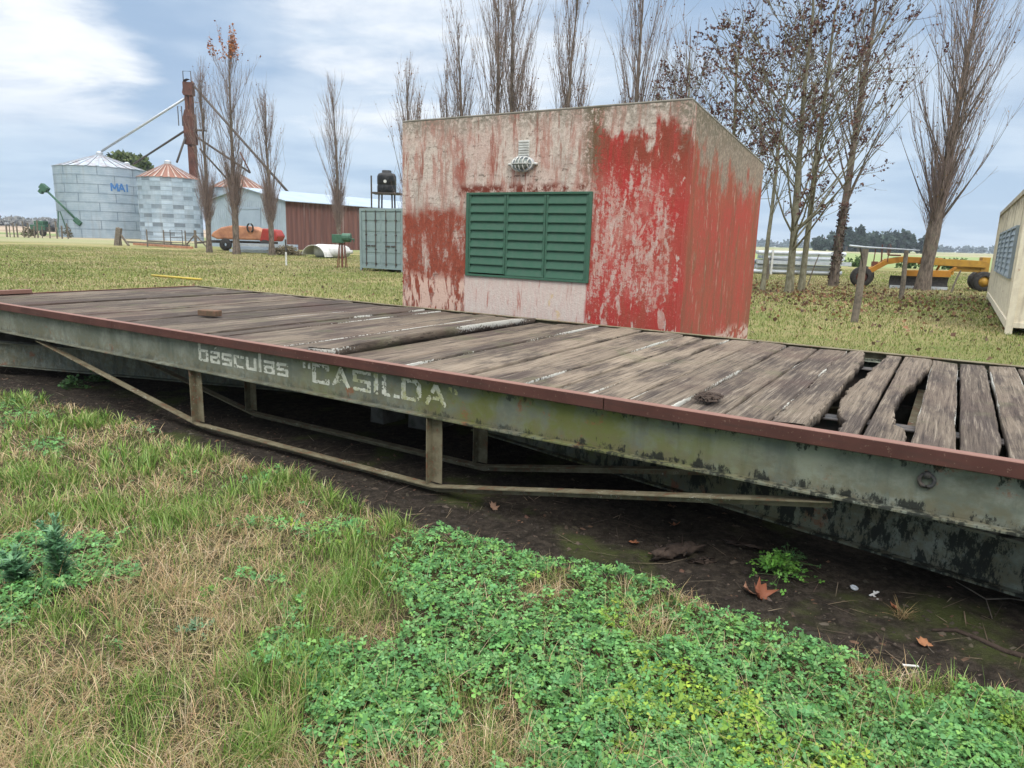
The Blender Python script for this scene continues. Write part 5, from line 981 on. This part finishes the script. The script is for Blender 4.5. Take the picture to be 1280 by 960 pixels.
def sample(n):                                   # ground points before the weighbridge, with a margin either side of the view
    y = 1.25 + 9.5 * r.random(n) ** 1.9; x = r.uniform(-1, 1, n) * (y * .92 + 1.0) ; u, v = uv(x, y); k = (v < edge(u) + .02) & (u > -13); return x[k], y[k]
gr = Cloud(); x, y = sample(520000); cf = clover_f(x, y); gf = np.maximum(blobs(x, y, GRS), np.clip((fbm(x, y, 3.4, 17, 5) - .44) * 3.6, 0, .85)); u, v = uv(x, y); ed = np.exp(-np.abs(v - edge(u)) / .3)
gf = np.clip(gf * 1.0 + ed * .05 + .10, 0, 1.0) * np.clip(.35 + 1.5 * (fbm(x, y, 8, 19, 3) - .25), 0, 1.1); dist = np.hypot(x, y); far = np.clip(dist / 3.2, .8, 2.2)
w_ = 2 * np.maximum(y * .92 + 1, .1); dens = np.clip((1.35 / far ** .9), .25, 1); thin = np.clip(1.25 - cf * 1.25, .20, 1.) * dens; k = r.random(len(x)) < thin * .92 * np.clip(.45 + 1.6 * (fbm(x, y, 9, 29, 3) - .30), .25, 1); x, y, cf, gf, dist, far, ed = [a[k] for a in (x, y, cf, gf, dist, far, ed)]; n = len(x)
tn = fbm(x, y, 7, 23, 3); ga = r.random(n) < np.clip(gf * 1.15, .05, .92); ol = (~ga) & (r.random(n) < .30)
# blades gather into tufts with one lean, as mown grass does
taz = fbm(x, y, 5.5, 41, 2) * 6 * pi + r.normal(0, 1.6, n); L = np.where(ga, r.uniform(.035, .115, n), r.uniform(.05, .17, n)) * (.35 + 1.3 * tn) * (1 - .35 * ed); a0 = np.where(ga, r.uniform(0, .5, n), r.uniform(.15, 1.25, n)); a1 = np.where(ga, a0 + r.uniform(.2, 1.3, n), a0 + r.uniform(.5, 1.9, n))
a0 = a0 + np.where(~ga & (fbm(x, y, 4, 77, 3) > .55), .3, 0); wd = np.where(ga, r.uniform(.0018, .0042, n), r.uniform(.0012, .0027, n)) * far
col = np.where(ga[:, None], pick(GRN, n, r), np.where(ol[:, None], pick(OLV, n, r), pick(DRY, n, r))); z = gz(x, y) - .006 + np.where(ga, 0, r.uniform(0, .025, n))
blades(gr, np.stack([x, y, z], 1), L, wd, taz, a0, np.minimum(a1, 2.5), col, r)
# stronger upright tufts
for c, rr in GRS:
    m = int(4 + 60 * rr)
    for _ in range(m):
        tx, ty = c + r.normal(0, rr * .55, 2); uu, vv = uv(tx, ty)
        if vv > edge(np.array([uu]))[0] - .03: continue
        nb = 22; px = tx + r.normal(0, .016, nb); py = ty + r.normal(0, .016, nb); az = np.arctan2(py - ty, px - tx) + r.normal(0, .5, nb); fr = max(.8, np.hypot(tx, ty) / 3.2)
        blades(gr, np.stack([px, py, gz(px, py)], 1), r.uniform(.05, .15, nb), r.uniform(.0026, .0055, nb) * fr, az, r.uniform(.03, .4, nb), r.uniform(.5, 1.9, nb), pick(GRN + GRN + GRN + OLV, nb, r), r)
tag(gr.build('grass', 'blade'), 'uneven dry and green grass in front of the weighbridge', 'grass', kind='stuff')
# clover: three heart-shaped leaflets on a stalk
def leafset(cl, P, size, tilt, col, r, nleaf=3):
    n = len(P); az0 = r.uniform(0, 2 * pi, n); ax = r.normal(0, 1, (n, 2)); ax /= np.linalg.norm(ax, axis=1, keepdims=True); tl = np.tan(np.clip(r.normal(0, tilt, n), -1.1, 1.1))
    sh = np.array([(0, 0, 0), (.42, .60, .10), (.30, .98, .06), (0, .86, -.03), (-.30, .98, .06), (-.42, .60, .10)])
    for q in range(nleaf):
        a = az0 + q * 2 * pi / nleaf + r.normal(0, .16, n); ca, sa = np.cos(a), np.sin(a); s = size * r.uniform(.85, 1.15, n); droop = r.normal(-.12, .22, n)
        X = (sh[None, :, 0] * ca[:, None] - sh[None, :, 1] * sa[:, None]) * s[:, None]; Y_ = (sh[None, :, 0] * sa[:, None] + sh[None, :, 1] * ca[:, None]) * s[:, None]
        Z = sh[None, :, 2] * s[:, None] + sh[None, :, 1] * s[:, None] * droop[:, None] + (X * ax[:, :1] + Y_ * ax[:, 1:]) * tl[:, None]
        V = np.stack([P[:, :1] + X, P[:, 1:2] + Y_, P[:, 2:] + Z], -1); b = np.arange(n)[:, None] * 6; cc = np.repeat(col * r.uniform(.88, 1.12, (n, 1)), 6, 0); cl.put(V, None, np.concatenate([b + [0, 1, 2, 3], b + [0, 3, 4, 5]]), cc)
CLC = ((.090, .220, .062), (.125, .285, .080), (.17, .34, .115), (.065, .165, .048), (.17, .33, .08), (.10, .25, .085))
cl = Cloud(); x, y = sample(230000); cf = clover_f(x, y); k = (cf > .36) & (r.random(len(x)) < np.clip((cf - .33) * 2.6, .06, .98) * np.clip(1.6 / np.hypot(x, y) ** .35, .4, 1)); x, y = x[k], y[k]; hum = fbm(x, y, 6, 51, 3); n = len(x); yel = fbm(x, y, 2.4, 57, 3)
col = pick(CLC, n, r, .2); col = np.where((yel > .73)[:, None] & (r.random((n, 1)) < .45), col * np.array([1.7, 1.18, .6]), col); h = r.uniform(.012, .055, n) + .07 * np.clip(hum - .35, 0, 1)
leafset(cl, np.stack([x, y, gz(x, y) + h], 1), r.uniform(.0065, .0205, n), .42, col, r)
tag(cl.build('clover', 'blade'), 'dense bright green clover spreading over the right foreground', 'clover', kind='stuff')
# lawn beyond the weighbridge
lw = Cloud(); n = 330000; y = 4 + 48 * r.random(n) ** 1.25; x = r.uniform(-1, 1, n) * (y * .86 + 1.5); u, v = uv(x, y); k = ((v > 3.02) | (u < -10.1)) & (v > -1.0) & ~((u > -6) & (u < -2.5) & (v > 3.2) & (v < 6.3)); x, y = x[k], y[k]; n = len(x); f1 = .6 * fbm(x, y, .09, 61, 4) + .4 * fbm(x, y, .33, 62, 4); f2 = fbm(x, y, 1.6, 63, 4)
gsel = r.random(n) < np.clip(.7 * blobs(x, y, [(at(*p)[:2], q_) for p, q_ in (((1000, 392), 1.3), ((965, 408), .9), ((480, 372), 2.), ((1120, 385), 1.5), ((250, 345), 2.))]) + (f1 - .47) * 7.5 + (f2 - .47) * 3.0 + .50, .08, .88); sc_ = np.clip(np.hypot(x, y) / 10, .8, 3.2); L = r.uniform(.025, .07, n) * np.clip(sc_, .8, 1.5); a0 = r.uniform(.1, .9, n)
col = np.where(gsel[:, None], pick(((.15, .20, .04), (.19, .225, .06), (.115, .165, .035), (.23, .24, .085)), n, r), pick(((.33, .29, .145), (.27, .245, .11), (.40, .345, .19), (.22, .20, .085)), n, r)) * (.72 + .56 * fbm(x, y, .8, 67, 4))[:, None]; blades(lw, np.stack([x, y, gz(x, y) - .004], 1), L, r.uniform(.006, .011, n) * sc_, r.uniform(0, 2 * pi, n), a0, a0 + r.uniform(.2, 1.1, n), col, r, 3)
tag(lw.build('lawn_grass', 'blade'), 'short yellow-green grass of the yard behind the weighbridge', 'grass', kind='stuff')
# fallen leaves under the plane trees
fl = Cloud(); n = 2600; c0 = np.array([10.0, 23.5]); P_ = c0 + r.normal(0, 1, (n, 2)) * (4.0, 4.2); k = (P_[:, 1] > 12) & ((P_[:, 0] - 9.55) * D[0] + (P_[:, 1] - 13.63) * D[1] < 0); P_ = P_[k]; put_leaves(fl, np.stack([P_[:, 0], P_[:, 1], np.full(len(P_), .055)], 1), .10, ((.20, .10, .05), (.14, .075, .045), (.25, .15, .08), (.10, .06, .04)), r, .0)
n = 900; yy = r.uniform(9, 34, n); xx = r.uniform(-.75, .75, n) * yy; u, v = uv(xx, yy); k = v > 3.2; put_leaves(fl, np.stack([xx[k], yy[k], np.full(k.sum(), .05)], 1), .08, ((.17, .11, .06), (.10, .07, .04)), r, .0)
tag(fl.build('fallen_leaves', 'blade'), 'brown fallen leaves strewn over the grass under the plane trees', 'leaves', kind='stuff')
# crumbs, chips and twigs on the bare soil
cr = Cloud(); n = 7000; uu = r.uniform(-10, 2.2, n); vv = edge(uu) + np.abs(r.normal(0, .55, n)); k = vv < 2.8; uu, vv = uu[k], vv[k]; n = len(uu); x, y = W(uu, vv); s = r.uniform(.0015, .0065, n) * r.choice([1, 1, 1, 1, 2.], n); a = r.uniform(0, pi, n); ca, sa = np.cos(a), np.sin(a); el = r.uniform(1, 3.2, n)
T = np.array([(-1, -1, 0), (1, -.7, 0), (.6, 1, 0), (-.8, .8, 0), (0, 0, 1.1)]); X = T[None, :, 0] * (s * el)[:, None]; Y_ = T[None, :, 1] * s[:, None]; V = np.stack([x[:, None] + X * ca[:, None] - Y_ * sa[:, None], y[:, None] + X * sa[:, None] + Y_ * ca[:, None], gz(x, y)[:, None] - .002 + T[None, :, 2] * s[:, None]], -1); b = np.arange(n)[:, None] * 5
cr.put(V, np.concatenate([b + list(f) for f in ((0, 1, 4), (1, 2, 4), (2, 3, 4), (3, 0, 4))]), None, np.repeat(pick(((.05, .04, .032), (.085, .066, .05), (.035, .028, .022), (.10, .08, .06), (.04, .03, .025), (.05, .04, .03), (.13, .075, .05)), n, r, .3), 5, 0))
n = 420; uu = r.uniform(-9.5, 1.6, n); vv = edge(uu) + r.uniform(.0, .9, n); x, y = W(uu, vv); blades(cr, np.stack([x, y, gz(x, y) + .006], 1), r.uniform(.05, .22, n), r.uniform(.003, .006, n), r.uniform(0, 2 * pi, n), np.full(n, 1.5), r.uniform(1.45, 1.62, n), pick(((.12, .09, .065), (.22, .17, .12), (.07, .05, .04)), n, r), r)
tag(cr.build('soil_crumbs', 'blade'), 'crumbs, chips and bits of twig on the bare soil by the weighbridge', 'debris', kind='stuff')
def place(px, py, z=None):
    p = at(px, py, -.05); return float(p[0]), float(p[1]), float(gz(p[0], p[1]))
def rosette(px, py, name, label, n, rad, hgt, size, cols, cat='weed', nl=3, tilt=.5):
    X, Y_, Z = place(px, py); c = Cloud(); rr_ = np.random.default_rng(int(px)); d = rr_.normal(0, rad * .5, (n, 2)); h = hgt * rr_.uniform(.25, 1, n) * np.exp(-(d ** 2).sum(1) / (rad * rad)); leafset(c, np.stack([d[:, 0], d[:, 1], h], 1), size * rr_.uniform(.7, 1.2, n), tilt, pick(cols, n, rr_), rr_, nl)
    st = Cloud(); k = min(n, 40); P0 = np.zeros((k, 3)); P1 = np.stack([d[:k, 0], d[:k, 1], h[:k]], 1); put_limbs(st, np.stack([P0, P1 * (.4, .4, .6), P1], 1), .0018, .0012, 4, (.09, .14, .05), rr_)
    t = thing(name, label, cat, (X, Y_, Z)); c.build('leaves', 'blade', t); st.build('stems', 'twig', t)
BG = ((.10, .24, .035), (.13, .29, .05), (.075, .19, .035))
rosette(975, 716, 'weed_clump', 'bright green leafy weed clump alone on the bare soil', 150, .13, .13, .017, BG)
rosette(985, 700, 'weed_clump', 'darker wisp of weed just behind the bright clump on the soil', 60, .12, .10, .012, ((.07, .15, .05),))
rosette(90, 484, 'weed_clump', 'small weed on the dark soil under the far left of the girder', 46, .10, .14, .03, ((.07, .15, .05), (.05, .11, .04)))
rosette(125, 476, 'weed_clump', 'low weed under the slanting truss rod at far left', 46, .14, .12, .03, ((.06, .12, .04), (.045, .09, .03)))
rosette(262, 768, 'weed_clump', 'small light green seedling in the dry grass', 34, .05, .07, .012, ((.12, .25, .04), (.10, .2, .04)))
rosette(245, 812, 'weed_clump', 'pale blue-green weed below the light green seedling in the dry grass', 18, .05, .09, .016, ((.11, .20, .10), (.09, .16, .085)))
def tall_weed(px, py, h, label):
    X, Y_, Z = place(px, py); rr_ = np.random.default_rng(5); t = thing('tall_weed', label, 'weed', (X, Y_, Z)); c = Cloud(); st = Cloud(); S_ = []
    for k in range(9): S_.append([(0, 0, 0), tuple(np.array([rr_.normal(0, .02), rr_.normal(0, .02), h * .5])), tuple(np.array([rr_.normal(0, .05), rr_.normal(0, .05), h * rr_.uniform(.6, 1)]))])
    S_ = np.array(S_); put_limbs(st, S_, .003, .0015, 5, (.09, .14, .06), rr_); n = 420; i = rr_.integers(0, 9, n); p, _ = along(S_[i], rr_.uniform(.05, 1, n)); ang = rr_.uniform(0, 2 * pi, n); blades(c, p, rr_.uniform(.03, .085, n) * (1.2 - p[:, 2] / h * .6), rr_.uniform(.009, .017, n), ang, rr_.uniform(.5, 1.1, n), rr_.uniform(1.0, 1.8, n), pick(((.10, .23, .11), (.13, .27, .13), (.08, .19, .09), (.16, .29, .16)), n, rr_), rr_); c.build('leaves', 'blade', t); st.build('stems', 'twig', t)
tall_weed(80, 742, .30, 'upright bushy blue-green weed at the left edge of the grass')
tall_weed(28, 750, .17, 'lower blue-green weed left of the upright bushy one')
# large dead leaves, one by one
LOBE = []
for k, (ang, rr_) in enumerate([(-90, .18), (-62, .30), (-40, .60), (-22, .52), (0, .86), (24, .62), (48, .96), (70, .68), (90, 1.08), (110, .68), (132, .96), (156, .62), (180, .86), (202, .52), (220, .60), (242, .32)]): LOBE.append((rr_ * cos(radians(ang)), rr_ * sin(radians(ang))))
LOBE = np.array(LOBE)
def dead_leaf(px, py, size, rot, curl, col, label, tilt=(0, 0), seed=1):
    X, Y_, Z = place(px, py); rr_ = np.random.default_rng(seed); L_ = LOBE * (1 + rr_.normal(0, .10, (16, 1))); P_ = np.concatenate([[(0, 0, 0)], np.c_[L_ * .5, np.zeros(16)], np.c_[L_, np.zeros(16)]]); P_[:, 2] = curl * (P_[:, 0] ** 2 * .7 + .35 * P_[:, 1] ** 2) + rr_.normal(0, .09, 33); c = Cloud(); c.put(P_ * size, [(0, 1 + i, 1 + (i + 1) % 16) for i in range(16)], [(1 + i, 17 + i, 17 + (i + 1) % 16, 1 + (i + 1) % 16) for i in range(16)], np.array(col)); o = c.build('dead_leaf', 'blade', None); st = MB(); st.tube([(0, -.15 * size, .005), (.05 * size, -.7 * size, .02 * size), (.12 * size, -1.2 * size, .0)], .0016, 5); s = st.build('stalk', 'timber', o)
    o.location = (X, Y_, Z + .012); o.rotation_euler = (tilt[0], tilt[1], rot); tag(o, label, 'leaf'); md = o.modifiers.new('thickness', 'SOLIDIFY'); md.thickness = .0008
RB = (.30, .125, .065); OB = (.42, .20, .10)
dead_leaf(952, 741, .070, .6, 1.1, (.27, .10, .055), 'large crumpled rust-brown leaf against the clover edge', (.7, .2), 2)
dead_leaf(936, 735, .050, 2.2, .9, (.36, .2, .13), 'paler leaf curled behind the large crumpled rust-brown one', (.5, -.4), 3)
dead_leaf(1157, 803, .040, .2, .5, OB, 'flat orange leaf with pointed lobes on the bare soil', (.25, .1), 4)
dead_leaf(1121, 760, .032, 1.2, .8, (.36, .15, .08), 'orange-brown leaf caught in a tuft of dead grass', (.4, .2), 5)
dead_leaf(844, 655, .040, 2.8, .8, RB, 'rust-brown leaf on the soil under the end of the truss rod', (.3, .2), 6)
dead_leaf(617, 634, .045, .8, 1., (.36, .22, .15), 'pale brown leaf on the soil near the second truss post', (.6, .2), 7)
dead_leaf(795, 675, .038, 1.9, .5, RB, 'flat rust leaf on the soil left of the rotten wood chunk', (.1, .1), 8)
dead_leaf(1195, 848, .036, 2.5, .9, (.36, .2, .13), 'tan leaf half hidden at the grass edge, lower right', (.5, .3), 9)
dead_leaf(1140, 868, .03, .5, .6, (.2, .12, .08), 'small dull brown leaf in the clover at lower right', (.2, .2), 10)
dead_leaf(750, 845, .03, 1.0, .9, (.22, .10, .06), 'dark brown leaf sunk in the middle of the clover', (.4, .3), 11)
dead_leaf(866, 897, .024, 1.0, .9, (.5, .36, .2), 'small pale yellow leaf lying in the clover', (.4, .3), 12)
dead_leaf(475, 805, .026, 1.0, .9, (.13, .07, .05), 'small dark leaf between the dry grass and the clover', (.3, .1), 13)
dead_leaf(338, 587, .045, 1.4, .6, (.34, .17, .10), 'pinkish brown leaf at the soil edge under the long truss rod', (.2, .1), 14)
dead_leaf(840, 632, .035, 2.0, .6, (.2, .12, .08), 'dull brown leaf in the shade under the truss rod end', (.2, .1), 15)
# dead grass tuft, rotten wood, root and rubbish
X, Y_, Z = place(1128, 768); c = Cloud(); n = 60; rr_ = np.random.default_rng(6); blades(c, rr_.normal(0, .012, (n, 3)) * (1, 1, 0), rr_.uniform(.05, .12, n), rr_.uniform(.0015, .0025, n), rr_.uniform(0, 2 * pi, n), rr_.uniform(.3, 1.2, n), rr_.uniform(1.0, 2.0, n), pick(((.34, .24, .12), (.26, .18, .09)), n, rr_), rr_); o = c.build('dead_grass_tuft', 'blade'); o.location = (X, Y_, Z); tag(o, 'uprooted tuft of dead straw grass on the bare soil', 'grass tuft')
def chunk(px, py, L, wd, ht, rot, label, seed):
    X, Y_, Z = place(px, py); rr_ = np.random.default_rng(seed); c = Cloud(); k, m = 12, 11; V = []
    for i in range(k):
        t = i / (k - 1); s = .55 + .45 * sin(pi * min(max(t, .08), .92)); 
        for j in range(m): a = 2 * pi * j / m; V.append((-L / 2 + L * t + rr_.normal(0, .02), cos(a) * wd / 2 * s * rr_.uniform(.55, 1.3), max(-.01, ht / 2 + sin(a) * ht / 2 * s * rr_.uniform(.3, 1.35))))
    F = [(i * m + j, i * m + (j + 1) % m, (i + 1) * m + (j + 1) % m, (i + 1) * m + j) for i in range(k - 1) for j in range(m)]; V += [(-L / 2, 0, ht * .4), (L / 2, 0, ht * .4)]; F3 = [(k * m, (j + 1) % m, j) for j in range(m)] + [(k * m + 1, (k - 1) * m + j, (k - 1) * m + (j + 1) % m) for j in range(m)]; c.put(V, F3, F, (1, 1, 1)); o = c.build('rotten_wood', 'rot_wood'); o.location = (X, Y_, Z - .005); o.rotation_euler[2] = rot; tag(o, label, 'wood')
chunk(846, 690, .27, .11, .075, .45, 'dark rotten wood chunk on the soil before the right lever girder', 1)
chunk(930, 682, .16, .05, .035, -.45, 'thin splinter of rotten wood behind the weed clump', 2)
chunk(880, 697, .10, .05, .03, .2, 'small rotten scrap between the wood chunk and the weed clump', 3)
q = MB(); pts = [place(px, py) for px, py in ((1165, 785), (1195, 788), (1225, 800), (1255, 815), (1300, 828))]; q.tube([(a, b_, z + .006) for a, b_, z in pts], [.006, .010, .011, .012, .013], 8); tag(q.build('tree_root', 'rot_wood', None, smooth=True), 'dark curved root or stick half buried in the soil at the right', 'root')
q = MB(); pts = [place(px, py) for px, py in ((1195, 728), (1215, 740), (1232, 752), (1262, 752), (1290, 756))]; q.tube([(a, b_, z + .02) for a, b_, z in pts], [.002, .0035, .0035, .003, .003], 6); a = place(1240, 775); q.tube([(pts[2][0], pts[2][1], pts[2][2] + .02), (a[0], a[1], a[2] + .01)], .002, 5); tag(q.build('dry_twig', 'timber', None), 'thin forked dry twig on the soil below the right girder', 'twig')
X, Y_, Z = place(1068, 731); q = MB(); q.lathe([(0, .0), (.018, 0), (.019, .006), (.014, .009), (.013, .005), (0, .005)], 20); o = q.build('bottle_cap', 'galvanised', None, smooth=False); o.location = (X, Y_, Z + .004); o.rotation_euler = (.2, .1, 0); tag(o, 'small round grey cap lying on the bare soil', 'cap')
X, Y_, Z = place(1094, 741); q = MB(); q.bar((-.03, 0, .006), (.032, .012, .012), .010, .004); q.bar((-.012, -.002, .006), (-.016, -.035, .004), .009, .003); q.bar((.0, .0, .012), (.012, .02, .014), .008, .003); o = q.build('plastic_scrap', 'sheet_white', None); o.location = (X, Y_, Z); o.rotation_euler[2] = .3; tag(o, 'torn scrap of white plastic on the bare soil', 'scrap')
X, Y_, Z = place(1138, 828); q = MB(); q.bar((-.03, 0, .006), (.03, -.008, .007), .010, .006); o = q.build('bone_chip', 'white_paint', None, .002); o.location = (X, Y_, Z); tag(o, 'pale oblong chip at the grass edge below the flat orange leaf', 'chip')
